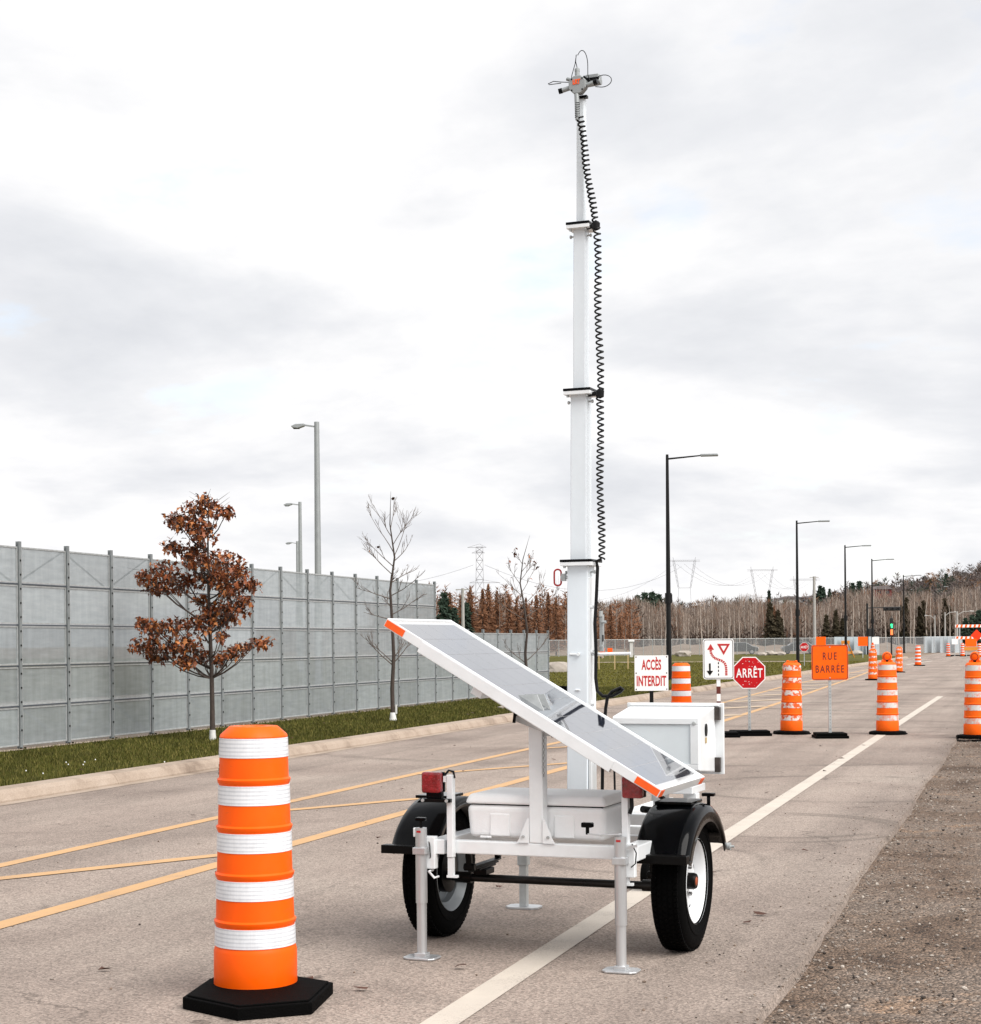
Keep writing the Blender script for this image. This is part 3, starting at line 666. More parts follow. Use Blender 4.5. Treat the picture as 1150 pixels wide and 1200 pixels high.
segs = []
for (x0, z0), (x1, z1) in zip(pts, pts[1:]):
    k = max(1, round(math.hypot(x1 - x0, z1 - z0) / .03))
    for j in range(k):
        A = Vector((x0 + (x1 - x0) * (j + .12) / k, z0 + (z1 - z0) * (j + .12) / k)); B = Vector((x0 + (x1 - x0) * (j + .86) / k, z0 + (z1 - z0) * (j + .86) / k)); d = (B - A).normalized(); nn = Vector((-d.y, d.x)) * .019
        segs.append([(A + nn)[:], (A - nn)[:], (B - nn)[:], (B + nn)[:]])
flat(t, 'red_arrow', segs + [[(-.18, Zc + .15), (-.07, Zc + .15), (-.125, Zc + .245)]], 'ink_red')
# stop sign
def octa(s, z): return [(s * math.cos(R(22.5 + 45 * k)), z + s * math.sin(R(22.5 + 45 * k))) for k in range(8)]
def stop_sign(name, label, loc, rz, sc, zc, base=True):
    t = thing(name, label, 'sign', loc, rz); sign_post(t, zc + .1)
    if base: rubber_foot(t, .34, .24)
    q = MB(); q.prism(octa(.305 * sc, zc), -.030, -.024, 'y'); q.build('sign_board', 'sign_white', t)
    q = MB(); q.prism(octa(.287 * sc, zc), -.0325, -.0302, 'y'); q.build('red_face', 'sign_red', t)
    text('lettering', 'ARRÊT', .225 * sc, 'sign_white', t, (0, -.0345, zc - .012), .465 * sc, .003 * sc, 1.1)
    q = MB(); q.lathe([(0, -.038), (.009, -.038), (.011, -.033)], 8, axis='y', c=(0, 0, zc - .2 * sc)); q.lathe([(0, -.038), (.009, -.038), (.011, -.033)], 8, axis='y', c=(0, 0, zc + .2 * sc)); q.build('bolt', 'galvanised', t)
    return t
ts = stop_sign('stop_sign', 'red octagonal ARRÊT stop sign with scratched face on a rubber base', (-4.38, 28.0, 0), SR, .93, 1.03)
flat_ = []
q = MB()
for k in range(16):
    x, z = random.gauss(0, .11), 1.03 + random.choice((-1, 1)) * random.uniform(.1, .23); s = random.uniform(.003, .009)
    q.prism([(x - s, z), (x, z - s * .7), (x + s, z + s * .2), (x, z + s)], -.0336, -.0330, 'y')
q.build('scratches', 'sign_white', ts)
stop_sign('stop_sign', 'small far red ARRÊT stop sign beside the street lamp on the kerb', (-12.3, 99, 0), YAW - R(5), .9, 1.18)
# RUE BARREE
t = thing('road_closed_sign', 'orange square sign reading RUE BARRÉE in dark letters on a steel post', 'sign', (-3.02, 27.5, 0), SR)
sign_post(t, 1.2); rubber_foot(t, .26, .24)
board(t, .575, .555, 1.20, 'sign_orange', rad=.035); frame_line(t, .56, .54, 1.20, .010, 'ink_dark_red', -.0335, .03)
text('lettering', 'RUE', .165, 'ink_dark_red', t, (.0, -.0335, 1.295), .22, .001, 1.35)
text('lettering', 'BARRÉE', .165, 'ink_dark_red', t, (.0, -.0335, 1.09), .45, .001, 1.25)
q = MB()
for sz in (1.445, .955): q.lathe([(0, -.038), (.009, -.038), (.011, -.033)], 8, axis='y', c=(0, 0, sz))
q.build('bolt', 'galvanised', t)
# far construction signs
t = thing('work_sign', 'far orange square sign on a stand beside a white board', 'sign', (-12.9, 142, 0), YAW)
q = MB(); q.box(-.03, .03, -.02, .02, .06, 1.3); q.build('post', 'galvanised', t); rubber_foot(t, .45, .3); board(t, .8, .75, 1.45, 'sign_orange', rad=.03)
t = thing('work_sign', 'far small white board just right of the orange square sign', 'sign', (-12.3, 147, 0), YAW)
q = MB(); q.box(-.03, .03, -.02, .02, .06, 1.3); q.build('post', 'galvanised', t); rubber_foot(t, .35, .3); board(t, .6, .6, 1.5, 'sign_white', rad=.02)
t = thing('work_sign', 'far orange board in front of the grey hoarding', 'sign', (-17.2, 150, GZ), YAW)
q = MB(); q.box(-.03, .03, -.02, .02, .0, 1.2); q.build('post', 'galvanised', t); board(t, .85, .85, 1.35, 'sign_orange', rad=.02)
t = thing('a_frame_barrier', 'far amber A-frame trestle standing on the pavement by a lamp post', 'barrier', (-14.7, 146, GZ), YAW)
for s in (-1, 1):
    q = MB(); q.bar((s * .75, 0, 0), (s * .14, 0, 1.35), .20, .05); q.build('leg', 'sign_amber', t)
q = MB(); q.box(-.36, .36, -.06, -.03, 1.15, 1.42); q.build('top_board', 'sign_amber', t)
q = MB(); q.box(-.6, .6, -.06, -.03, .3, .52); q.build('cross_board', 'sign_amber', t)
# far barricade
t = thing('barricade', 'far striped orange and white barricade closing the road with signs on it', 'barricade', (-5.0, 165, 0), YAW + R(4))
for z0 in (1.55, 2.65):
    q = MB(); q.box(-1.6, 2.2, -.02, .02, z0, z0 + .26); q.build('rail', 'sign_white', t)
    for k in range(9):
        q = MB(); x = -1.55 + k * .42; q.prism([(x, z0 + .004), (x + .2, z0 + .004), (x + .26, z0 + .256), (x + .06, z0 + .256)], -.026, -.021, 'y'); q.build('stripe', 'sign_orange', t)
for x in (-1.2, 1.7): q = MB(); q.box(x, x + .08, .021, .08, 0, 2.95); q.build('post', 'galvanised', t)
q = MB(); q.box(-1.9, 2.3, -.5, .5, 0, .1); q.build('base', 'rubber', t)
t = thing('work_sign', 'far red-orange diamond sign in front of the striped barricade', 'sign', (-4.55, 163.5, 0), YAW)
q = MB(); q.box(-.03, .03, 0, .05, 0, 2.2); q.build('post', 'galvanised', t); q = MB(); q.prism([(0, 1.35), (.55, 1.9), (0, 2.45), (-.55, 1.9)], -.03, -.01, 'y'); q.build('sign_board', 'sign_vermilion', t)
t = thing('work_sign', 'far orange rectangular sign over an amber board before the barricade', 'sign', (-4.9, 158, 0), YAW)
for x in (-.4, .4): q = MB(); q.box(x - .03, x + .03, -.02, .02, 0, 1.0); q.build('leg', 'galvanised', t)
q = MB(); q.box(-.5, .5, -.05, -.03, .9, 1.6); q.build('sign_board', 'sign_orange', t); q = MB(); q.box(-.62, .62, -.06, -.03, .55, .85); q.build('lower_board', 'sign_amber', t)
t = thing('work_sign', 'far small white board on a post beside the striped drums', 'sign', (-6.35, 159.5, 0), YAW)
q = MB(); q.box(-.03, .03, -.02, .02, 0, 1.1); q.build('post', 'galvanised', t); board(t, .55, .5, 1.35, 'sign_white', rad=.02)

# ------------------------------------------------------------------ the mobile camera trailer
T = thing('camera_trailer', 'white mobile surveillance trailer with solar panel and tall telescopic camera mast', 'trailer', (-2.35, 8.545, 0), R(-4))
def P(name, q, mats, parent=T, **k): return q.build(name, mats, parent, **k)
W = 'white_paint_metal'
# frame
q = MB(); q.box(-.36, .545, -.60, -.54, .516, .580); P('rear_beam', q, W, bevel=.005)
q = MB(); q.box(-.445, -.362, -.625, .95, .512, .585); P('side_rail', q, W, bevel=.005)
q = MB(); q.box(.547, .625, -.605, .95, .512, .585); P('side_rail', q, W, bevel=.005)
q = MB(); q.box(-.36, .545, .89, .95, .516, .580); P('front_beam', q, W, bevel=.005)
q = MB(); q.box(-.36, .545, .30, .36, .518, .578); P('cross_member', q, W, bevel=.005)
q = MB(); q.box(-.36, .545, -.06, -.01, .518, .570); P('cross_member', q, W, bevel=.005)
q = MB(); q.box(.0, .07, .952, 2.05, .50, .57); P('tongue', q, W, bevel=.005)
# jack mounts
for x, s in ((-.44, 1), (.585, -1)):
    q = MB(); q.box(x - .035, x + .035, -.645, -.60 if x < 0 else -.607, .44, .60); P('jack_bracket', q, W, bevel=.004)
q = MB(); q.tube([(-.43, -.61, .43), (-.43, -.66, .43), (-.40, -.66, .40), (-.40, -.61, .40)], .006, 8); P('tie_loop', q, W)
q = MB(); q.tube([(-.445, -.63, .60), (-.425, -.655, .55), (-.425, -.65, .50), (-.44, -.63, .48)], .003, 6); P('pin_lanyard', q, 'cable_black')
q = MB(); q.tube([(.61, -.65, .60), (.635, -.665, .56), (.63, -.665, .51), (.605, -.65, .49)], .003, 6); P('pin_lanyard', q, 'cable_black')
q = MB(); q.bar((.555, -.668, .575), (.64, -.668, .595), .012); P('lock_pin', q, 'aluminium')
# jacks
def jack(x, y, top, low, handle):
    q = MB(); q.tube([(x, y, low), (x, y, top)], .0285, 20); j = P('jack_tube', q, 'aluminium')
    q = MB(); q.tube([(x, y, .01), (x, y, low + .03)], .0245, 18); P('inner_tube', q, 'aluminium', j)
    q = MB(); q.prism([(x-.085, y-.04), (x-.06, y-.065), (x+.06, y-.065), (x+.085, y-.04), (x+.085, y+.04), (x+.06, y+.065), (x-.06, y+.065), (x-.085, y+.04)], 0.002, .012)
    q.box(x - .03, x + .03, y - .03, y + .03, .0115, .03); P('foot_plate', q, 'aluminium', j, bevel=.003)
    q = MB(); q.box(x - .034, x + .034, y - .034, y + .03, top - .13, top - .095); P('collar', q, 'aluminium', j, bevel=.004)
    q = MB(); q.box(x - .012, x + .01, y - .0295, y - .0285, top - .022, top - .012); P('red_sticker', q, 'red_paint', j)
    return j
j = jack(-.466, -.668, .645, .275, 'T')
q = MB(); q.tube([(-.466, -.668, .64), (-.466, -.668, .68)], .008, 8); P('crank_shaft', q, 'black_metal', j)
q = MB(); q.box(-.493, -.439, -.684, -.652, .678, .696); P('crank_knob', q, 'black_plastic', j, bevel=.006)
q = MB(); q.box(-.503, -.487, -.684, -.654, .60, .645); P('crank_hub', q, W, j, bevel=.004)
j = jack(.560, -.674, .635, .22, 'arm')
q = MB(); q.bar((.565, -.674, .648), (.47, -.70, .642), .026, .008); q.bar((.47, -.70, .642), (.41, -.71, .648), .018, .006); P('crank_arm', q, 'aluminium', j, bevel=.002)
q = MB(); q.tube([(.41, -.71, .645), (.41, -.71, .68)], .009, 10); P('crank_shaft', q, 'black_metal', j)
q = MB(); q.box(.382, .438, -.728, -.692, .678, .702); P('crank_knob', q, 'black_plastic', j, bevel=.006)
for x, y in ((-.55, 1.0),):
    q = MB(); q.box(x - .03, x + .03, y - .03, y + .03, .25, .62); jf = P('jack_tube', q, 'galvanised', bevel=.004)
    q = MB(); q.box(x - .022, x + .022, y - .022, y + .022, .012, .25); P('inner_tube', q, 'galvanised', jf, bevel=.003)
    q = MB(); q.prism([(x-.10, y-.04), (x-.07, y-.07), (x+.07, y-.07), (x+.10, y-.04), (x+.10, y+.04), (x+.07, y+.07), (x-.07, y+.07), (x-.10, y+.04)], .002, .012); P('foot_plate', q, 'aluminium', jf)
q = MB(); q.lathe([(.03, -.025), (.085, -.025), (.095, -.015), (.095, .015), (.085, .025), (.03, .025)], 24, axis='x', c=(-.06, 1.9, .097), closed=True); jw = P('jockey_wheel', q, 'rubber')
q = MB(); q.tube([(-.01, 1.9, .097), (-.01, 1.9, .62)], .022, 12); q.bar((-.1, 1.9, .097), (-.01, 1.9, .097), .014); P('jockey_stem', q, 'galvanised', jw)
# axle
q = MB(); q.tube([(-.58, 0, .312), (.58, 0, .312)], .021, 18); q.tube([(-.56, 0, .312), (-.47, 0, .312)], .03, 16); q.tube([(.47, 0, .312), (.56, 0, .312)], .03, 16); P('axle', q, 'axle_steel')
for x in (-.40, .585):
    q = MB()
    for k, (hl, z) in enumerate(((.20, .40), (.16, .39), (.12, .38))): q.box(x - .022, x + .022, -hl, hl, z - .012 - k * .001, z - .003)
    q.box(x - .035, x + .035, -.06, .06, .335, .366); q.bar((x, -.20, .395), (x, -.22, .51), .03); q.bar((x, .20, .395), (x, .22, .51), .03)
    q.tube([(x - .03, -.2, .395), (x + .03, -.2, .395)], .02, 10); P('leaf_spring', q, 'black_metal', bevel=.003)
# wheels
def wheel(x, s):
    wq = bpy.data.objects.new('wheel', None); C.objects.link(wq); wq.parent = T; wq.location = (x, 0, .345); wq.scale = (.84, 1, 1)
    prof = [(.205, -.075), (.215, -.09), (.25, -.099), (.295, -.098), (.325, -.086), (.3385, -.07), (.344, -.045), (.345, 0), (.344, .045), (.3385, .07), (.325, .086), (.295, .098), (.25, .099), (.215, .09), (.205, .075), (.200, 0)]
    q = MB(); q.lathe(prof, 72, axis='x', closed=True)
    for k in range(72):                                            # tread blocks and shoulder lugs
        a = 2 * math.pi * k / 72
        for xo, wd_, sh in ((-.062, .022, .0), (-.030, .020, .4), (.002, .020, .0), (.034, .020, .4), (.066, .022, .2)):
            a0 = a + sh * .06; a1 = a0 + .058; r0, r1 = .336, .3495 - abs(xo) * .03
            pts = [(xo - wd_/2, r0*math.cos(a0), r0*math.sin(a0)), (xo + wd_/2, r0*math.cos(a0), r0*math.sin(a0)), (xo + wd_/2, r0*math.cos(a1), r0*math.sin(a1)), (xo - wd_/2, r0*math.cos(a1), r0*math.sin(a1))]
            top = [(p[0], p[1]*r1/r0, p[2]*r1/r0) for p in pts]
            q.add(pts + top, [(4,5,6,7),(0,1,5,4),(1,2,6,5),(2,3,7,6),(3,0,4,7)])
    for sx in (-1, 1):                                             # raised rings on the sidewall
        q.lathe([(.26, sx * .0985), (.262, sx * .102), (.268, sx * .102), (.27, sx * .0985)], 72, axis='x')
    q.build('tyre', 'tyre_rubber', wq, sharp=35)
    q = MB()
    rp = [(.212, s*.092), (.216, s*.086), (.206, s*.078), (.196, s*.06), (.186, s*.03), (.178, s*.0), (.178, -s*.05), (.196, -s*.066), (.206, -s*.078), (.216, -s*.086), (.212, -s*.092), (.200, -s*.08), (.188, -s*.06), (.170, -s*.045), (.170, s*.0)]
    q.lathe(rp, 64, axis='x'); 
    q.lathe([(.176, s*.008), (.150, s*.020), (.125, s*.032), (.10, s*.034), (.085, s*.024), (.06, s*.022), (.045, s*.022)], 64, axis='x')
    q.build('rim', 'rim_white' if s > 0 else 'rim_grey', wq, sharp=50)
    q = MB()
    for k in range(8):
        a = 2 * math.pi * (k + .5) / 8; q.lathe([(0, s*.027), (.013, s*.027), (.015, s*.024)], 10, axis='x', c=(0, .137*math.cos(a), .137*math.sin(a)))
    q.build('rim_holes', 'ink_black', wq)
    q = MB(); q.lathe([(.042, s*.02), (.042, s*.07), (.036, s*.085), (0, s*.085)], 24, axis='x'); q.build('hub_cap', 'black_metal', wq)
    q = MB(); q.lathe([(0, s*.0885), (.018, s*.0885), (.022, s*.0852)], 20, axis='x'); q.build('hub_centre', 'hub_orange', wq)
    for k in range(5):
        a = 2 * math.pi * k / 5; q = MB(); q.lathe([(0, s*.05), (.009, s*.05), (.011, s*.045), (.011, s*.03)], 6, axis='x', c=(0, .071*math.cos(a), .071*math.sin(a))); q.build('lug_nut', 'chain_steel', wq)
    q = MB(); q.lathe([(.045, -s*.02), (.11, -s*.02), (.115, -s*.025), (.115, -s*.07), (.06, -s*.085), (.03, -s*.085)], 28, axis='x'); q.build('brake_drum', 'black_metal', wq)
    q = MB(); q.tube([(s*.03, -.15, .08), (s*.075, -.165, .092)], .005, 8); q.build('valve', 'ink_black', wq)
wheel(-.655, -1); wheel(.678, 1)
# mudguards: round section, rolled outer skirt
def fender(x0, x1, outer):
    q = MB(); n_ = 22; path = []
    A0, A1 = R(192), R(-16)
    for k in range(n_ + 1):
        a = A0 + (A1 - A0) * k / n_
        rr = .418 + .012 * math.cos(2 * a) 
        path.append((math.cos(a) * (rr + .03), .335 + math.sin(a) * rr))
    path = [(-.438, .50)] + [p for p in path if p[1] > .515 or p[0] > 0]
    path = [(y, z) for y, z in path if not (y > 0 and z < .44)]
    si = 1 if outer > 0 else -1
    xs_in, xs_out = (x0, x1) if si > 0 else (x1, x0)
    # cross section: inner edge down, crown, rolled outer edge down
    sec = [(xs_in, -.05), (xs_in, -.012), (xs_in + si*.015, 0.), (xs_out - si*.055, .0), (xs_out - si*.022, -.008), (xs_out - si*.006, -.026), (xs_out, -.055), (xs_out, -.095)]
    cen = Vector((0, .335)); vs = []; k = len(sec)
    for (y, z) in path:
        d = (Vector((y, z)) - cen).normalized()
        for sx, off in sec: vs.append((sx, y + d.x * off, z + d.y * off))
    fs = [(i*k+j, i*k+j+1, (i+1)*k+j+1, (i+1)*k+j) for i in range(len(path)-1) for j in range(k-1)]
    q.add(vs, fs, True)
    o = P('mudguard', q, 'black_plastic', sharp=60); so_ = o.modifiers.new('solid', 'SOLIDIFY'); so_.thickness = .006
    q = MB(); q.box(x0 + .02, x1 - .06, -.11, .11, .735, .751); P('top_plate', q, 'black_plastic', o, bevel=.004)
    q = MB(); q.box(x0 - .035 * si if si > 0 else x0 - .012, x1 + .01, -.475, -.415, .485, .528); q.box(x0 - .01, x1 + .01, -.415, -.36, .487, .495); P('rear_step', q, 'black_metal', o, bevel=.004)
    return o
f1 = fender(.545, .815, 1); fender(-.765, -.50, -1)
q = MB(); q.tube([(.806, .415, .475), (.826, .415, .475)], .020, 14); q.tube([(.79, .415, .475), (.845, .415, .475)], .007, 8); P('side_bolt', q, 'galvanised', f1)
q = MB(); q.tube([(.79, .10, .70), (.79, .10, .765)], .010, 8); q.box(.758, .822, .08, .12, .765, .782); P('t_handle', q, 'black_plastic', f1, bevel=.004)
# tail lights on uprights
for x, ux, sx in ((-.412, -.325, 1), (.617, .572, -1)):
    q = MB(); top = .905 if x < 0 else .925
    q.box(ux - .016, ux + .016, -.64, -.602, .50, top); u = P('light_upright', q, W, bevel=.003)
    q = MB(); q.box(min(ux - .017, x + .055), ux - .018, -.64, -.61, top - .035, top - .006) if x < 0 else q.box(ux + .018, ux + .05, -.64, -.61, top - .04, top - .01); P('light_arm', q, W, u)
    z = .868 if x < 0 else .868
    q = MB(); q.box(x - .05, x + .05, -.675, -.625, z - .052, z + .052); lt = P('tail_light', q, 'lens_red', u, bevel=.012, segs=3)
    q = MB(); q.box(x - .052, x + .052, -.626, -.600, z - .05, z + .05); P('light_back', q, 'black_plastic', u, bevel=.006)
    if x < 0:
        q = MB(); q.box(-.467, -.308, -.675, -.645, .772, .790); P('light_bracket', q, 'black_metal', u, bevel=.003)
        q = MB(); q.box(-.437, -.357, -.67, -.63, .79, .822); P('light_foot', q, 'black_plastic', u, bevel=.004)
        q = MB(); q.tube([(-.36, -.62, .90), (-.34, -.61, .925), (-.315, -.61, .92), (-.305, -.62, .89)], .006, 8); P('light_wire', q, 'cable_black', u)
        for bx in (-.452, -.325):
            q = MB(); q.lathe([(0, -.682), (.008, -.682), (.009, -.676)], 8, axis='y', c=(bx, 0, .781)); P('light_bolt', q, 'galvanised', u)
    else:
        q = MB(); q.tube([(.60, -.62, .82), (.605, -.63, .77), (.595, -.635, .74)], .010, 8); P('light_wire', q, 'cable_black', u)
    q = MB(); q.box(ux - .014, ux + .014, -.635, -.61, .40, .498); P('upright_stub', q, W, u)
    q = MB(); q.box(ux - .02, ux + .035, -.636, -.612, .40, .412); P('stub_plate', q, W, u)
# white plastic storage box
q = MB(); q.add([(-.272, -.515, .586), (.43, -.515, .586), (.43, -.115, .586), (-.272, -.115, .586), (-.284, -.527, .752), (.442, -.527, .752), (.442, -.103, .752), (-.284, -.103, .752)], [(3,2,1,0),(4,5,6,7),(0,1,5,4),(1,2,6,5),(2,3,7,6),(3,0,4,7)]); bx = P('storage_box', q, 'white_plastic', bevel=.03, segs=4)
q = MB(); q.add([(-.292, -.536, .757), (.45, -.536, .757), (.45, -.094, .757), (-.292, -.094, .757), (-.272, -.516, .806), (.43, -.516, .806), (.43, -.114, .806), (-.272, -.114, .806)], [(3,2,1,0),(4,5,6,7),(0,1,5,4),(1,2,6,5),(2,3,7,6),(3,0,4,7)]); P('box_lid', q, 'white_plastic', bx, bevel=.018, segs=3)
q = MB(); q.box(-.262, .42, -.506, -.124, .748, .7605); P('lid_seam', q, 'rubber', bx)
for xc in (-.105, .23):
    q = MB(); q.box(xc - .052, xc + .052, -.529, -.516, .60, .712); P('moulded_rib', q, 'white_plastic', bx, bevel=.008)
q = MB(); q.box(-.21, -.15, -.529, -.520, .588, .60); P('drain_plug', q, 'white_plastic', bx, bevel=.004)
# panel post with gussets
q = MB(); q.box(.078, .148, -.602, -.532, .581, 1.235); po = P('panel_post', q, W, bevel=.004)
for s in (-1, 1):
    x = .113 + s * .036
    q = MB(); q.prism([(x, .582), (x + s * .062, .582), (x + s * .05, .60), (x + s * .008, .70), (x, .70)], -.610, -.603, 'y'); g_ = P('gusset', q, W, po)
    q = MB(); q.lathe([(0, -.618), (.007, -.618), (.008, -.611)], 8, axis='y', c=(x + s * .028, 0, .612)); P('gusset_bolt', q, 'galvanised', po)
# chain of the locking pin
q = MB()
for k in range(16):
    z = 1.12 - .014 * k; q.lathe([(.006, -.0015), (.0075, 0), (.006, .0015)], 8, axis='x' if k % 2 else 'y', c=(.160, -.62 + .004 * math.sin(k * .4), z), closed=True)
P('pin_chain', q, 'chain_steel', po)
# tilting solar panel
PA, PB = Vector((-.600, 1.678)), Vector((.785, .868)); LEN = (PB - PA).length; PW = .80; PY = -.75
ang = math.atan2(PB.y - PA.y, PB.x - PA.x)
def pl(q_name, q, mats, parent, **k):
    o = q.build(q_name, mats, parent, **k); return o
q = MB(); q.box(.012, LEN - .012, .012, PW - .012, -.030, -.008)
pn = P('solar_panel', q, 'backsheet'); pn.location = (PA.x, PY, PA.y); pn.rotation_euler = (0, -ang, 0)
for (x0, x1, y0, y1) in ((0, LEN, 0, .014), (0, LEN, PW - .014, PW), (0, .014, .014, PW - .014), (LEN - .014, LEN, .014, PW - .014)):
    q = MB(); q.box(x0, x1, y0, y1, -.045, 0); P('panel_frame', q, W, pn, bevel=.0015)
q = MB(); q.box(.22, LEN - .26, -.004, -.0005, -.062, -.006); P('edge_channel', q, W, pn, bevel=.001)
q = MB(); q.box(.22, LEN - .26, .001, .035, -.064, -.0455); P('edge_channel', q, W, pn)
cw, ch = (LEN - .09) / 10, (PW - .07) / 4; first = None
for i in range(10):
    for jj in range(4):
        if first is None:
            q = MB(); g_ = .0011; ww, hh = cw - g_*2.6, ch - g_; c_ = .003
            q.prism([(-ww/2 + c_, -hh/2), (ww/2 - c_, -hh/2), (ww/2, -hh/2 + c_), (ww/2, hh/2 - c_), (ww/2 - c_, hh/2), (-ww/2 + c_, hh/2), (-ww/2, hh/2 - c_), (-ww/2, -hh/2 + c_)], 0, .0012)
            first = q.build('solar_cell', 'solar_cell', pn); o = first
        else: o = first.copy(); C.objects.link(o)
        o.parent = pn; o.location = (.045 + (i + .5) * cw, .035 + (jj + .5) * ch, -.0078)
for x0, x1 in ((.004, .115), (LEN - .13, LEN - .004)):
    q = MB(); q.box(x0, x1, -.0035, -.0008, -.040, -.006); P('reflector', q, 'reflector_orange', pn)
for y0, y1 in ((.004, .06), (PW - .06, PW - .004)):
    q = MB(); q.box(LEN + .0008, LEN + .0035, y0, y1, -.040, -.006); P('reflector', q, 'reflector_orange', pn)
# tilt head under the panel
q = MB(); q.box(LEN*.5 - .2, LEN*.5 + .14, .10, .14, -.09, -.046); q.box(LEN*.5 - .2, LEN*.5 + .14, .26, .30, -.09, -.046); P('cross_bracket', q, W, pn, bevel=.003)
q = MB(); q.box(LEN*.5 - .25, LEN*.5 - .19, .02, .45, -.10, -.047); P('under_beam', q, W, pn, bevel=.004)
q = MB(); q.prism([(.02, 1.17), (.16, 1.12), (.175, 1.2), (.13, 1.30), (.02, 1.30)], -.520, -.512, 'y'); q.prism([(.02, 1.17), (.16, 1.12), (.175, 1.2), (.13, 1.30), (.02, 1.30)], -.622, -.612, 'y'); P('tilt_plate', q, 'galvanised', po)
q = MB(); q.tube([(.03, -.65, 1.21), (.03, -.62, 1.21)], .012, 10); q.bar((.03, -.652, 1.225), (.022, -.652, 1.165), .012); P('locking_lever', q, 'black_plastic', po)
q = MB(); q.box(.150, .20, -.61, -.56, 1.10, 1.14); P('stop_block', q, 'galvanised', po)
q = MB(); q.box(.200, .212, -.615, -.56, 1.095, 1.145); P('stop_pad', q, 'ink_black', po)
# mast
def mx_(z): return .003 + .0105 * (z - .8)
MY = .41
secs = [(.585, 1.985, .118), (1.985, 2.905, .092), (2.905, 3.80, .070), (3.80, 4.50, .044)]
mast = None
for k, (z0, z1, wd) in enumerate(secs):
    q = MB(); q.bar((mx_(z0), MY, z0), (mx_(z1), MY, z1), wd, wd, up=(0, 1, 0)); o = P('mast_section', q, 'mast_white', bevel=.006)
    if mast is None: mast = o
    if k < 3:
        cw_ = wd + .048
        q = MB(); q.box(mx_(z1) - cw_/2 - .004, mx_(z1) + cw_/2 + .006, MY - wd/2 - .035, MY + wd/2 + .035, z1 - .022, z1 - .002); P('collar_plate', q, W, o, bevel=.002)
        q = MB(); q.box(mx_(z1) - cw_/2 - .006, mx_(z1) + cw_/2 + .008, MY - wd/2 - .037, MY + wd/2 + .037, z1 - .0015, z1 + .012); P('collar_pad', q, 'black_plastic', o, bevel=.002)
        for sx in (-1, 1):
            q = MB(); q.tube([(mx_(z1) + sx * (wd/2 - .002), MY - .01, z1 - .055), (mx_(z1) + sx * (wd/2 + .028), MY - .01, z1 - .055)], .005, 8)
            q.tube([(mx_(z1) + sx * (wd/2 + .018), MY - .01, z1 - .055), (mx_(z1) + sx * (wd/2 + .026), MY - .01, z1 - .055)], .010, 8); P('collar_screw', q, 'galvanised', o)
            q = MB(); q.tube([(mx_(z1) + sx * (cw_/2 - .016), MY - wd/2 - .02, z1 - .034), (mx_(z1) + sx * (cw_/2 - .016), MY - wd/2 - .02, z1 - .022)], .008, 6); P('collar_bolt', q, 'galvanised', o)
# stay channel and fittings on the right side of the lower mast
q = MB(); q.box(.066, .082, MY - .05, MY + .04, .60, 1.90); P('side_channel', q, W, mast, bevel=.002)
for z in (1.22, 1.50, 1.74):
    q = MB(); q.tube([(.082, MY - .04, z), (.098, MY - .04, z)], .010, 10); P('cable_clip', q, W, mast)
q = MB(); q.tube([(-.03, MY - .062, 1.487), (.02, MY - .068, 1.487)], .004, 8); q.tube([(.02, MY - .062, 1.487), (.02, MY - .078, 1.487)], .009, 8); P('mast_peg', q, W, mast)
q = MB(); q.tube([(.0, MY - .062, 1.295), (.026, MY - .066, 1.295)], .004, 8); P('mast_peg', q, W, mast)
q = MB(); q.tube([(.085, MY - .03, 1.487), (.30, MY - .03, 1.49)], .0085, 10); P('side_rod', q, W, mast)
q = MB(); q.box(.118, .135, MY, MY + .03, 1.50, 1.70); q.tube([(.13, MY, 1.66), (.155, MY, 1.66)], .008, 8); q.tube([(.127, MY, 1.53), (.127, MY - .012, 1.53)], .008, 8); q.tube([(.127, MY, 1.69), (.127, MY, 1.72)], .01, 8); P('latch_bar', q, 'galvanised', mast)
q = MB(); q.box(.134, .138, MY - .003, MY + .01, 1.555, 1.59); P('latch_slot', q, 'ink_black', mast)
q = MB(); q.tube([(-.055, MY, 1.905), (-.10, MY, 1.905)], .010, 10); q.box(-.094, -.072, MY - .014, MY + .014, 1.885, 1.925); P('handle_stem', q, 'galvanised', mast)
q = MB(); pts = []
for k in range(25):
    a = 2*math.pi*k/24; pts.append((-.118 + .018 * math.cos(a) , MY + .006 * math.cos(a), 1.905 + (.026 if math.sin(a) > 0 else -.026) * (1 if abs(math.sin(a)) > .05 else 0) + .018 * math.sin(a)))
q.tube(pts, .005, 8, caps=False); P('red_handle', q, 'red_paint', mast)
q = MB(); q.tube([(-.06, MY + .02, 1.30), (-.20, MY + .02, 1.305)], .014, 10); P('rear_grip', q, 'rubber', mast)
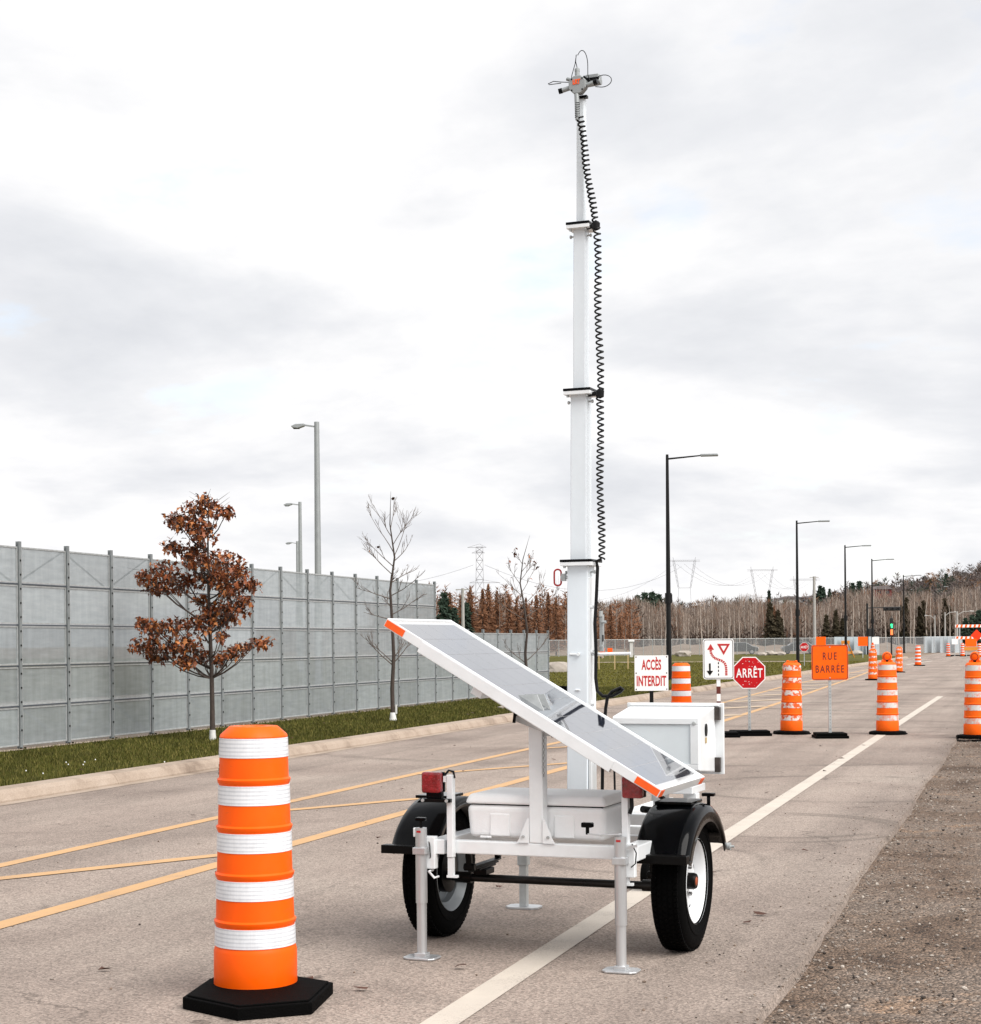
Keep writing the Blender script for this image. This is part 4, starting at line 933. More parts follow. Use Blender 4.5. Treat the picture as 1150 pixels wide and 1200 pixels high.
# coiled cable: three stretches
def coil(p0, p1, turns, r, tube_r=.0052):
    p0, p1 = Vector(p0), Vector(p1); d = (p1 - p0).normalized(); a = d.cross(Vector((0, 1, 0))).normalized(); c = d.cross(a); pts = []
    n_ = int(turns * 12)
    for k in range(n_ + 1):
        t = k / n_; th = 2 * math.pi * turns * t; r_ = r * (1 + .08 * math.sin(t * 17 + 1))
        pts.append(p0.lerp(p1, t) + (a * math.cos(th) + c * math.sin(th)) * r_ + a * (.004 * math.sin(t * 9)))
    return pts
CY = MY - .05
q = MB(); q.tube(coil((.052, CY - .01, 4.37), (.128, CY, 3.80), 22, .0165, ), .0052, 6); P('coiled_cable', q, 'cable_black', mast)
q = MB(); q.tube(coil((.138, CY, 3.77), (.150, CY, 2.905), 26, .0165), .0050, 6); P('coiled_cable', q, 'cable_black', mast)
q = MB(); q.tube(coil((.146, CY, 2.87), (.148, CY, 1.995), 28, .0165), .0050, 6); P('coiled_cable', q, 'cable_black', mast)
for z, x in ((3.785, .133), (2.885, .148)):
    q = MB(); q.tube([(mx_(z) + .04, MY - .02, z), (x, CY, z)], .012, 8); q.lathe([(.0, -.03), (.022, -.02), (.024, .012), (.0, .03)], 10, c=(x, CY, z)); P('cable_clamp', q, 'cable_black', mast)
q = MB(); q.tube([(.148, CY, 1.995), (.120, CY, 1.985), (.126, CY, 1.95), (.118, CY, 1.8), (.108, CY, 1.65), (.113, CY, 1.5), (.110, CY, 1.36), (.118, CY, 1.29), (.15, CY, 1.262), (.20, CY, 1.262), (.25, CY, 1.288), (.262, CY, 1.30), (.25, CY, 1.308), (.20, CY, 1.285), (.175, CY, 1.255), (.165, CY, 1.20), (.14, CY + .02, 1.0), (.135, CY + .02, .75), (.14, CY + .02, .59)], .0095, 8); P('feed_cable', q, 'cable_black', mast)
# camera head
HX, HYc, HZ = .042, MY - .055, 4.545
q = MB(); q.prism([(HX + .052*math.cos(R(22.5+45*k)), HZ + .052*math.sin(R(22.5+45*k))) for k in range(8)], HYc - .022, HYc + .022, 'y'); hd = P('camera_hub', q, 'lamp_grey', bevel=.004)
text('hub_lettering', 'LRT', .034, 'reflector_orange', hd, (HX - .002, HYc - .024, HZ + .012), .042, .0018, 1.0, .001)
q = MB()
for k in range(4):
    a = R(45 + 90*k); q.lathe([(0, HYc - .026), (.004, HYc - .026), (.005, HYc - .022)], 6, axis='y', c=(HX + .042*math.cos(a), 0, HZ + .042*math.sin(a)))
P('hub_bolt', q, 'ink_black', hd)
q = MB(); q.tube([(HX - .05, HYc, HZ - .008), (HX - .088, HYc - .006, HZ - .018)], .013, 14); P('camera_body', q, 'lamp_grey', hd)
q = MB(); q.tube([(HX - .088, HYc - .006, HZ - .018), (HX - .108, HYc - .009, HZ - .022)], .0145, 14); P('camera_lens', q, 'black_plastic', hd)
q = MB(); q.tube([(HX + .05, HYc, HZ - .006), (HX + .092, HYc - .004, HZ + .002)], .013, 14); P('camera_body', q, 'lamp_grey', hd)
q = MB(); q.tube([(HX + .090, HYc - .004, HZ + .002), (HX + .110, HYc - .006, HZ + .006)], .0145, 14); P('camera_lens', q, 'black_plastic', hd)
q = MB(); q.tube([(HX - .005, HYc, HZ + .04), (HX - .005, HYc, HZ + .075)], .013, 12); q.tube([(HX - .005, HYc, HZ + .075), (HX - .005, HYc, HZ + .088), (HX - .005, HYc, HZ + .096)], [.014, .014, .006], 12); P('cable_gland', q, 'lamp_grey', hd)
q = MB(); q.box(HX + .03, HX + .105, HYc + .03, HYc + .09, HZ + .022, HZ + .062); q.tube([(HX + .04, HYc + .05, HZ + .02), (HX + .115, HYc + .045, HZ + .022)], .020, 14); P('rear_camera', q, 'lamp_grey', hd, bevel=.003)
q = MB(); q.box(HX + .02, HX + .108, HYc + .024, HYc + .034, HZ + .03, HZ + .042); q.bar((HX + .02, HYc + .03, HZ + .05), (HX + .06, HYc + .03, HZ + .01), .02); P('black_bracket', q, 'black_plastic', hd)
q = MB(); q.box(HX - .005, HX + .04, HYc + .022, HYc + .05, HZ - .062, HZ - .048); P('mast_clamp', q, 'black_plastic', hd)
q = MB(); q.box(HX - .06, HX + .0, HYc + .024, HYc + .05, HZ + .022, HZ + .034); P('side_bracket', q, 'black_plastic', hd)
q = MB(); q.tube([(HX - .03, HYc + .03, HZ + .035), (HX - .075, HYc + .035, HZ + .055)], .010, 10); P('side_sensor', q, 'lamp_grey', hd)
q = MB(); q.tube([(HX - .005, HYc - .012, HZ - .05), (HX - .003, HYc - .016, HZ - .085), (HX, HYc - .016, HZ - .19)], [.013, .013, .012], 12); P('cable_sleeve', q, 'lamp_grey', hd)
q = MB()
for k in range(9): z = HZ - .10 - k * .0095; q.lathe([(.011, -.003), (.0145, 0), (.011, .003)], 10, c=(HX - .001, HYc - .016, z))
P('sleeve_ring', q, 'ink_black', hd)
def loop(name, pts, r=.0022): q = MB(); q.tube(pts, r, 6); P(name, q, 'cable_black', hd)
def arc(cx, cz, rx, rz_, a0, a1, y, k=16): return [(cx + rx*math.cos(R(a0 + (a1-a0)*i/k)), y, cz + rz_*math.sin(R(a0 + (a1-a0)*i/k))) for i in range(k+1)]
loop('cable_loop', [(HX - .005, HYc, HZ + .095), (HX - .013, HYc, HZ + .13), (HX - .010, HYc, HZ + .165)] + arc(HX + .022, HZ + .10, .033, .085, 150, 0, HYc)[2:] + [(HX + .055, HYc, HZ + .05), (HX + .066, HYc, HZ + .018)])
loop('cable_loop', [(HX - .010, HYc, HZ + .16), (HX - .016, HYc, HZ + .12), (HX - .035, HYc, HZ + .06), (HX - .048, HYc + .02, HZ + .028)])
loop('cable_loop', [(HX - .045, HYc + .02, HZ + .028), (HX - .10, HYc + .01, HZ + .034), (HX - .14, HYc, HZ + .040), (HX - .172, HYc, HZ + .030), (HX - .165, HYc, HZ + .025), (HX - .10, HYc + .01, HZ + .028)])
loop('cable_loop', arc(HX + .130, HZ + .016, .048, .032, 130, -110, HYc + .03) + [(HX + .09, HYc + .02, HZ - .012)])
# equipment cabinet with sloped hood and back flange
q = MB(); cx0, cx1, cy0, cy1 = .170, .655, .46, .80
q.add([(cx0, cy0, .862), (cx1, cy0, .862), (cx1, cy1, .835), (cx0, cy1, .835), (cx0, cy0, 1.150), (cx1, cy0, 1.150), (cx1, cy1, 1.196), (cx0, cy1, 1.196)], [(3,2,1,0),(4,5,6,7),(0,1,5,4),(1,2,6,5),(2,3,7,6),(3,0,4,7)])
cab = P('equipment_cabinet', q, W, bevel=.006)
q = MB(); fz0, fz1 = .868, 1.144
for x0, x1, z0, z1 in ((cx0 + .005, cx1 - .004, fz1 - .034, fz1), (cx0 + .005, cx1 - .004, fz0, fz0 + .03), (cx0 + .005, cx0 + .04, fz0 + .03, fz1 - .034), (cx1 - .05, cx1 - .004, fz0 + .03, fz1 - .034)): q.box(x0, x1, cy0 - .016, cy0 - .001, z0, z1)
P('door_frame', q, W, cab, bevel=.003)
q = MB(); q.box(cx0 + .041, cx1 - .051, cy0 - .006, cy0 - .0012, fz0 + .031, fz1 - .035); P('door_panel', q, 'cabinet_panel', cab)
q = MB(); q.lathe([(0, -.024 + cy0), (.009, -.023 + cy0), (.011, -.0165 + cy0)], 14, axis='y', c=(cx1 - .028, 0, 1.117)); P('door_lock', q, 'galvanised', cab)
q = MB(); q.box(cx0 - .02, cx1 + .045, cy1 + .001, cy1 + .02, .822, 1.212); P('back_flange', q, W, cab, bevel=.003)
q = MB(); q.box(cx0 + .0, cx1 + .02, cy1 - .025, cy1, 1.1965, 1.203); P('hood_lip', q, W, cab)
for z0, z1 in ((1.120, 1.19), (.835, .915)):
    q = MB(); q.box(cx1 + .001, cx1 + .030, cy1 - .03, cy1 - .001, z0, z1); P('hinge', q, 'hinge_brown', cab)
q = MB(); q.prism([(cy0 + .12 + .022*math.cos(R(a)), 1.075 + .034*math.sin(R(a))) for a in range(0, 360, 24)], cx1 + .0008, cx1 + .006, 'x'); P('side_port', q, 'ink_black', cab)
q = MB(); q.box(cx1 + .0008, cx1 + .003, cy0 + .105, cy0 + .135, 1.005, 1.035); P('side_label', q, 'stake_wood', cab)
q = MB(); q.box(.27, .60, .50, .78, .735, .775); q.box(.30, .57, .52, .76, .775, .84); P('cabinet_tray', q, W, cab, bevel=.004)
for x in (.40, .57):
    q = MB(); q.box(x - .036, x + .036, .56, .63, .586, .734); P('cabinet_leg', q, W, cab, bevel=.003)
q = MB(); q.tube([(.42, .1, .80), (.50, .15, .78), (.52, .25, .72), (.50, .3, .66), (.47, .3, .60)], .014, 8); q.tube([(.47, .0, .70), (.52, .1, .68), (.55, .2, .64), (.56, .3, .60)], .018, 8); P('wiring', q, 'cable_black', cab)
q = MB(); q.tube([(.14, .36, .59), (.20, .40, .70), (.19, .42, .95)], .006, 8); P('wiring', q, 'cable_black', cab)

# ------------------------------------------------------------------ trees
def tubes_mesh(segs, sides=5):
    q = MB()
    for p, r in segs: q.tube(p, r, sides, caps=False)
    return q
def grow(base, dirv, length, r0, level, maxl, segs, tips, spread=.6, kids=4, up=.25):
    pts = [Vector(base)]; d = Vector(dirv).normalized(); k = 5
    for i in range(k):
        d = (d + Vector((random.gauss(0, .09), random.gauss(0, .09), random.gauss(up * .12, .06)))).normalized(); pts.append(pts[-1] + d * (length / k))
    segs.append((pts, [r0 * (1 - .8 * i / k) + .0012 for i in range(k + 1)]))
    tips.append((pts, level))
    if level < maxl:
        for j in range(kids):
            t = random.uniform(.25, .95); i = min(k - 1, int(t * k)); p = pts[i].lerp(pts[i+1], t * k - i)
            s = d.orthogonal().normalized(); s = Matrix.Rotation(random.uniform(0, 6.28), 3, d) @ s
            nd = (d + s * random.uniform(spread * .7, spread * 1.3) + Vector((0, 0, up))).normalized()
            grow(p, nd, length * random.uniform(.35, .6) * (1.1 - .4 * t), r0 * (1 - .7 * t) * .6 + .001, level + 1, maxl, segs, tips, spread, kids, up)
def leaf_mesh(parent, name, spots, size, mats):
    V, F, MI = [], [], []; k = 0
    shp = np.array([(0, 0, 0), (.28, .10, .02), (.22, .34, .06), (.42, .55, .02), (.16, .70, .05), (0, 1.05, -.05), (-.16, .70, .05), (-.42, .55, .02), (-.22, .34, .06), (-.28, .10, .02)])
    tri_ = np.array([(0,1,2),(0,2,8),(0,8,9),(2,3,4),(2,4,6),(2,6,8),(8,6,7),(4,5,6)])
    for p in spots:
        s = size * random.uniform(.45, 1.45); M_ = Matrix.Rotation(random.uniform(0, 6.28), 3, 'Z') @ Matrix.Rotation(random.uniform(-1.9, .6), 3, 'X') @ Matrix.Rotation(random.uniform(-.8, .8), 3, 'Y')
        v = shp.copy(); v[:, 2] += np.abs(v[:, 0]) * random.uniform(-.5, 1.1); v[:, 2] += v[:, 1] ** 2 * random.uniform(-.5, .5); v[:, 0] *= random.uniform(.6, 1.1); v = (v * s) @ np.array(M_).T + np.array(p)
        V.append(v); F.append(tri_ + k); k += 10; MI.append(np.full(8, random.choices((0, 1, 2), (.50, .18, .32))[0]))
    return raw(name, np.vstack(V), np.vstack(F), mats, np.concatenate(MI), parent)
def side(a, z=0): return vr * math.cos(a) + vf * math.sin(a) + Vector((0, 0, z))
# oak with rusty leaves
oak = thing('oak_tree', 'young oak with dense rusty brown leaves growing before the tall fence', 'tree', (-11.91, 23.6, GZ))
segs, tips = [], []; H = 3.78
tp = [Vector((.0, 0, -.05)), Vector((.0, 0, .5)), Vector((-.012, .01, 1.1)), Vector((-.03, .0, 1.7)), Vector((-.06, .02, 2.4)), Vector((-.05, .0, 3.1)), Vector((-.03, 0, H))]
q = tubes_mesh([(tp, [.046, .037, .033, .028, .021, .013, .003])], 10); q.build('trunk', 'bark', oak)
clumps = [(500,180,105,55),(430,265,110,50),(345,245,55,42),(520,330,85,65),(690,210,35,28),(630,200,28,36),(545,130,45,30),(330,410,60,38),(440,430,85,42),(500,500,100,48),(640,500,100,62),(740,560,45,46),
 (270,560,85,60),(165,600,55,36),(250,650,105,52),(390,620,90,62),(560,590,110,66),(680,620,105,70),(800,640,60,40),(690,690,60,36),(490,730,40,26),(560,800,90,44),(680,790,105,44),(780,750,48,32),(640,860,85,34),(500,880,105,52),
 (200,900,75,50),(140,870,28,34),(330,890,78,44),(185,1010,105,50),(330,1020,90,60),(210,1080,75,32),(450,1000,80,52),(430,1110,65,42),(500,1080,60,36),(600,1110,50,38),(680,1060,58,38),(750,1030,40,26),(640,960,32,30),(860,1000,66,28)]
spots = []
for cx, cy, rx, ry in clumps:                       # crown outline measured in 1/400 m from the trunk, heights from the top
    X, Z, a_, c_ = (cx - 569) / 400, 4.0 - cy / 400, rx / 400, ry / 400
    for dup_ in range(2):
        dpt = random.uniform(-.42, .42) * (1 if abs(X) < .6 else .6); ctr = vr * X + vf * dpt + Vector((0, 0, Z))
        zt = max(.95, Z - .25 - .45 * abs(X)); i = max(k for k in range(6) if tp[k].z <= zt); p = tp[i].lerp(tp[i+1], (zt - tp[i].z) / (tp[i+1].z - tp[i].z))
        d_ = ctr - p; mid = p + d_ * .5 + Vector((0, 0, -.06)); segs.append(([p, p.lerp(mid, .5) + Vector((0, 0, -.02)), mid, mid.lerp(ctr, .6) + Vector((0, 0, .03)), ctr], [.013, .010, .008, .005, .002]))
        nl = int(20 + a_ * c_ * 2400)
        for j in range(5):                          # twigs inside the clump
            e_ = ctr + vr * random.gauss(0, a_ * .6) + vf * random.gauss(0, a_ * .5) + Vector((0, 0, random.gauss(0, c_ * .5))); segs.append(([mid.lerp(ctr, .7), mid.lerp(ctr, .7).lerp(e_, .5) + Vector((0, 0, .02)), e_], [.004, .003, .0012]))
        for j in range(nl):
            u_ = Vector((random.gauss(0, 1), random.gauss(0, 1), random.gauss(0, 1))).normalized() * random.random() ** .45
            spots.append(ctr + vr * (u_.x * a_ * 1.15) + vf * (u_.y * (a_ * .7 + .08)) + Vector((0, 0, u_.z * c_ * 1.22)))
for z in (3.55, 3.62, 3.7):
    for az in (20, 150, 260): segs.append(([tp[6].lerp(tp[5], .3), side(R(az), 0) * .15 + Vector((0, 0, z)), side(R(az + 20), 0) * .34 + Vector((0, 0, z + .12))], [.006, .004, .0015]))
br = tubes_mesh(segs, 5).build('branches', 'bark', oak)
leaf_mesh(oak, 'crown', spots, .076, ['leaf_rust', 'leaf_orange', 'leaf_brown'])
q = MB(); q.lathe([(.052, 0), (.056, .03), (.048, .10), (.046, .16), (.040, .165)], 12); q.build('trunk_guard', 'wrap_white', oak)
# bare trees
def bare_tree(label, loc, H, limbs, leaves, seed, spread=.55):
    random.seed(seed)
    t = thing('bare_tree', label, 'tree', loc)
    k = 7; tp = [Vector((random.gauss(0, .012) * i, random.gauss(0, .012) * i, H * i / k - (.05 if i == 0 else 0))) for i in range(k + 1)]
    tubes_mesh([(tp, [.042 * (1 - i / k) ** .8 + .002 for i in range(k + 1)])], 9).build('trunk', 'bark', t)
    segs, tips = [], []
    for z, az, ln, rise in limbs:
        i = min(k - 1, int(z / H * k)); p = tp[i].lerp(tp[i+1], z / H * k - i)
        grow(p, side(R(az), rise), ln, .012 * (1.15 - z / H * .7), 0, 2, segs, tips, spread, 4, .3)
    tubes_mesh(segs, 4).build('crown', 'bark_pale', t)
    if leaves:
        sp_ = [random.choice(tips[len(tips)//2:])[0][-1] for _ in range(leaves)]; leaf_mesh(t, 'leaves', sp_, .085, ['leaf_rust', 'leaf_orange', 'leaf_brown'])
    q = MB(); q.lathe([(.056, 0), (.075, .03), (.06, .09), (.054, .17), (.05, .175)], 10); q.build('trunk_guard', 'wrap_white', t)
    q = MB(); q.box(.05, .075, -.02, .02, .15, .32); q.build('tag', 'wrap_white', t)
    return t
bare_tree('leafless young tree with spreading twigs behind the raised end of the solar panel', (-11.33, 29.84, GZ), 4.3,
          [(1.05, 190, .75, .7), (1.1, 150, .6, .7), (1.1, -10, .5, .9), (1.2, 30, .5, .9), (1.9, 175, .55, .45), (2.0, 10, .65, .55), (2.1, 100, .5, .6), (2.3, 200, .7, .25), (2.35, -15, .7, .5), (2.5, 280, .5, .6), (2.6, 20, .6, .7), (2.75, 170, .8, .7), (2.9, 185, .7, .9), (3.0, 0, .5, .9), (3.1, 30, .9, 1.5), (3.15, 165, .9, 1.6), (3.3, -20, .8, 1.6), (3.45, 200, .7, 1.7), (3.6, 80, .6, 1.6)], 4, 21)
bare_tree('leafless young tree with a few brown leaves left, near the low fence end', (-11.8, 40.4, GZ), 4.1,
          [(.95, 175, .7, .8), (1.0, 10, .9, .7), (2.0, 170, .9, .6), (2.1, 0, 1.0, .5), (2.3, 150, .6, .9), (2.4, 25, .9, .8), (2.6, 185, .7, 1.0), (2.7, 15, .7, 1.1), (2.9, 165, .6, 1.3), (3.0, 40, .6, 1.2), (3.2, 0, .5, 1.4), (3.4, 180, .4, 1.6)], 30, 33, .45)
random.seed(11)

# ------------------------------------------------------------------ street lamps
def black_lamp(label, loc, H, arm, rz):
    t = thing('street_lamp', label, 'street lamp', loc, rz)
    q = MB(); q.tube([(0, 0, 0), (0, 0, .08)], .16, 14); q.tube([(0, 0, .08), (0, 0, 2.2), (0, 0, H)], [.105, .095, .055], 12); q.build('pole', 'lamp_black', t)
    q = MB(); q.tube([(0, 0, 2.9), (0, 0, 3.3)], .13, 10); q.tube([(.1, 0, 2.95), (.1, 0, 3.25)], .05, 8); q.build('pole_band', 'lamp_black', t)
    q = MB(); q.tube([(0, 0, H - .12), (arm * .6, 0, H - .06), (arm, 0, H - .02)], [.035, .03, .025], 8); q.build('arm', 'lamp_black', t)
    q = MB(); q.box(arm - .05, arm + .62, -.13, .13, H - .06, H + .03); q.build('lamp_head', 'lamp_grey', t, bevel=.025)
    q = MB(); q.tube([(0, 0, H), (0, 0, H + .05)], .05, 10); q.build('pole_cap', 'lamp_black', t)
for X, Y, lab in ((-13.0, 63.7, 'black street lamp behind the ACCÈS INTERDIT board with arm over the road'), (-13.0, 101.6, 'black street lamp beside the small far stop sign'), (-13.0, 129.4, 'black street lamp standing by the amber A-frame trestle'), (-13.0, 152.3, 'thin black street lamp near the traffic signal'), (-13.0, 191.8, 'distant black street lamp beyond the traffic signal'), (-13.2, 262, 'farthest small dark street lamp against the wood')):
    black_lamp(lab, (X, Y, GZ), 8.5 if Y < 200 else 9.3, 1.3, R(8))
def grey_lamp(label, px, depth, H):
    p = col(px, depth); t = thing('street_lamp', label, 'street lamp', (p.x, p.y, GZ), YAW)
    q = MB(); q.tube([(0, 0, 0), (0, 0, H)], [.13, .085], 12); q.build('pole', 'lamp_grey', t)
    q = MB(); q.bar((-.05, 0, H - .16), (-.45, 0, H - .10), .06, .05); q.build('arm', 'lamp_grey', t)
    q = MB(); q.prism([(-.40, H - .14), (-.62, H - .22), (-.80, H - .20), (-.86, H - .14), (-.70, H - .07), (-.40, H - .06)], -.12, .12, 'y'); q.build('lamp_head', 'lamp_grey', t, bevel=.02)
    q = MB(); q.box(-.78, -.58, -.09, .09, H - .225, H - .205); q.build('lens', 'ink_black', t)
grey_lamp('nearest tall grey lamp pole rising behind the tall fence', 373.5, 57, 8.9); grey_lamp('middle-sized grey lamp pole behind the fence beside the tallest one', 353, 90, 9.0); grey_lamp('smallest grey lamp pole just showing over the fence', 349.5, 124, 9.0)
# pale poles among the trees
def pale_pole(label, px, depth, ytop, r=.12, arm=None):
    p = col(px, depth); H = (754 - (px - 575) * math.tan(ROLL) - ytop) / FPX * depth + HC
    t = thing('utility_pole', label, 'pole', (p.x, p.y, GZ if depth < 170 else -.05), YAW)
    q = MB(); q.tube([(0, 0, 0), (0, 0, H)], [r, r * .7], 10); q.build('pole', 'pale_pole', t)
    if arm:
        q = MB(); q.tube([(0, 0, H - .5), (arm * .5, 0, H - .05), (arm, 0, H)], .05, 8); q.tube([(arm, 0, H), (arm * 1.35, 0, H - .02)], .1, 8); q.build('arm', 'pale_pole', t)
    else:
        q = MB(); q.bar((-.5, 0, H - .1), (.5, 0, H - .1), .08); q.build('cross_arm', 'pale_pole', t)
pale_pole('thin pale pole above the low fence beside the solar panel', 543, 120, 691, .14)
pale_pole('tall pale utility pole beside the RUE BARRÉE sign lamp post', 955, 190, 675, .2)
pale_pole('short pale pole before the dark far conifers', 1096, 230, 721, .13, -1); pale_pole('pale pole with curved arm standing near the striped barricade', 1122, 215, 716, .17, 1.6)
pale_pole('pale pole with arm to the left before the dark far conifers', 1108, 225, 717, .13, 1.2); pale_pole('thin pale pole before the dark far conifers', 1113, 260, 722, .12, 1.2)

# traffic signal
t = thing('traffic_signal', 'black traffic signal pole with long mast arm and lit green light', 'traffic signal', col(1017, 170, 0), YAW)
q = MB(); q.tube([(0, 0, 0), (0, 0, 5.2)], .10, 10); q.build('pole', 'signal_black', t)
q = MB(); q.tube([(0, 0, 4.75), (1.7, 0, 4.8)], .05, 8); q.build('arm', 'signal_black', t)
q = MB(); q.box(1.6, 3.35, -.15, .15, 4.45, 4.85); q.build('signal_head', 'signal_black', t, bevel=.04)
for x in (1.9, 2.45, 3.0): q = MB(); q.lathe([(.12, -.28), (.14, -.28), (.14, -.14)], 14, axis='y', c=(x, 0, 4.64)); q.build('visor', 'signal_black', t)
q = MB(); q.box(.05, .65, -.2, .2, 1.9, 2.7); q.build('pedestrian_signal', 'signal_black', t, bevel=.03)
t = thing('traffic_signal', 'slim black pole with green light above an orange hand signal', 'traffic signal', col(1045, 172, 0), YAW)
q = MB(); q.tube([(0, 0, 0), (0, 0, 4.0)], [.09, .05], 10); q.build('pole', 'signal_black', t)
q = MB(); q.box(-.16, .16, -.14, .1, 2.3, 3.75); q.build('signal_head', 'signal_black', t, bevel=.03)
q = MB(); q.lathe([(0, -.165), (.12, -.16), (.13, -.145)], 16, axis='y', c=(0, 0, 3.05)); q.lathe([(0, -.165), (.10, -.16), (.11, -.145)], 16, axis='y', c=(.02, 0, 2.85)); q.build('green_lens', 'signal_green', t)
q = MB(); q.box(-.12, .12, -.165, -.142, 2.05, 2.6); q.build('hand_lens', 'signal_hand', t, bevel=.03)

# ------------------------------------------------------------------ far fences, hoarding, cars, small things
cf = thing('chain_link_fence', 'long far chain-link fence between the grass field and the wood', 'fence')
def fx(px): return 176 + (px - 640) * .035
pxs = list(range(600, 1130, 11))
for i, px in enumerate(pxs):
    p = col(px, fx(px), GZ); q = MB(); q.tube([(0, 0, 0), (0, 0, 1.75)], .035, 6); q.build('post', 'galvanised', cf).location = p
    if i:
        a = col(pxs[i-1], fx(pxs[i-1]), GZ); d = p - a; q = MB(); q.add([(0, 0, .05), (d.x, d.y, .05), (d.x, d.y, 1.7), (0, 0, 1.7)], [(0, 1, 2, 3)]); q.build('mesh', 'chainlink', cf).location = a
        q = MB(); q.tube([(0, 0, 1.72), (d.x, d.y, 1.72)], .022, 5); q.build('rail', 'galvanised', cf).location = a
hb = thing('site_hoarding', 'pale blue-grey site hoarding panels behind the closed road', 'fence')
for k, (p0, p1) in enumerate(((978, 986), (987, 1000), (1001, 1014), (1015, 1030), (1083, 1091), (1092, 1101), (1102, 1110), (1111, 1118), (1119, 1127))):
    dd = 172 if p0 < 1050 else 200
    a, c = col(p0, dd, 0), col(p1 + .6, dd + 1, 0); q = MB(); q.bar((0, 0, .95), (c.x - a.x, c.y - a.y, .95), 1.95 if 0 else .05, 1.9); q.build('panel', 'hoarding', hb).location = a
def car(label, px, depth, rz):
    p = col(px, depth, 0); t = thing('parked_car', label, 'car', p, rz)
    prof = [(-2.1, .35), (-2.15, .75), (-1.9, .95), (-1.3, 1.0), (-.75, 1.42), (.7, 1.46), (1.45, 1.02), (2.05, .9), (2.15, .6), (2.1, .35)]
    q = MB(); q.prism(prof, -.85, .85, 'y'); q.build('body', 'car_paint', t, bevel=.08)
    q = MB(); q.prism([(-1.15, 1.0), (-.7, 1.36), (.62, 1.4), (1.22, 1.02)], -.865, -.852, 'y'); q.build('side_window', 'car_glass', t)
    for x in (-1.35, 1.35):
        q = MB(); q.lathe([(.2, -.11), (.31, -.11), (.33, 0), (.31, .11), (.2, .11)], 20, axis='y', c=(x, -.80, .33), closed=True); wh = q.build('wheel', 'tyre_rubber', t)
        q = MB(); q.lathe([(0, -.12), (.19, -.12), (.21, -.09)], 14, axis='y', c=(x, -.80, .33)); q.build('rim', 'alloy', wh)
    for x in (-2.12, 2.1): q = MB(); q.box(x - .05, x + .05, -.8, -.5, .66, .82); q.build('light', 'house_white' if x > 0 else 'lens_red', t)
car('dark parked car partly hidden behind the small far stop sign', 938, 197, YAW + R(178)); car('dark parked car seen beside the arrow sign through the far fence', 866, 197, YAW + R(2))
t = thing('marker_post', 'white-topped marker post standing by the far fence', 'post', col(740, 165, GZ), YAW)
q = MB(); q.box(-.15, .15, -.1, .1, 0, 1.5); q.build('post', 'house_white', t); q = MB(); q.box(-.28, .28, -.2, .2, 1.5, 1.7); q.build('cap', 'sign_white', t)
for k, (px, dd, lab) in enumerate(((706, 150, 'left'), (715, 150, 'right'))):
    t = thing('orange_marker', 'small orange square marker on a stake before the far fence', 'marker', col(px, dd, GZ), YAW, group='orange markers before the far fence')
    q = MB(); q.box(-.02, .02, 0, .04, 0, .5); q.build('stake', 'stake_wood', t); q = MB(); q.box(-.22, .22, -.02, 0, .45, .95); q.build('plate', 'reflector_orange', t)
for px, dd in ((702, 92), (720.5, 90), (736, 93)):
    t = tag((lambda q: (q.prism([(-.03, 0), (.03, 0), (.03, .95), (0, 1.0), (-.03, .95)], -.02, .02, 'y'), q)[1])(MB()).build('survey_stake', 'stake_wood'), 'thin wooden survey stake standing in the grass field', 'stake', 'survey stakes in the field'); t.location = col(px, dd, GZ); t.rotation_euler = (0, 0, YAW)
def rock(label, px, dd, s, group=None):
    q = MB(); b_ = bmesh.new(); bmesh.ops.create_icosphere(b_, subdivisions=2, radius=1)
    vs = [v.co * (1 + random.uniform(-.18, .18)) for v in b_.verts]; q.add([(v.x * s * 1.5, v.y * s, v.z * s * .7 + s * .35) for v in vs], [[v.index for v in f.verts] for f in b_.faces]); b_.free()
    o = q.build('boulder', 'rock'); o.location = col(px, dd, GZ); tag(o, label, 'boulder', group)
rock('low pale boulder lying in the grass past the low fence end', 652, 84, .5)
for px, dd, s, lb in ((801, 168, .55, 'broad pale boulder at the far fence between street lamp and arrow sign'), (700, 160, .45, 'pale boulder beside the orange markers at the far fence'), (903, 172, .45, 'largest of three pale boulders at the far fence above the stop sign'), (915, 172, .35, 'pale boulder right beside the largest of the three by the far fence'), (893, 170, .35, 'small pale boulder left of the largest of three by the far fence'), (1004, 170, .4, 'pale boulder in front of the grey hoarding')): rock(lb, px, dd, s, 'boulders along the far fence')
rock('small white stone lying on the verge under the solar panel', 588, 37.5, .07)
# earth bank in front of the wood
q = MB(); vs = []; k = 70
for i in range(k):
    px = 500 + i * 12
    for dd, zz_ in ((203, .0), (209, .5), (218, .9 + .4 * random.random()), (228, .4), (246, 0)): p = col(px, dd, zz_ + random.uniform(-.12, .12) - .05); vs.append(p[:])
q.add(vs, [(i*5+j, i*5+j+1, (i+1)*5+j+1, (i+1)*5+j) for i in range(k-1) for j in range(4)], True); struct(q.build('earth_bank', 'dry_grass_earth'))

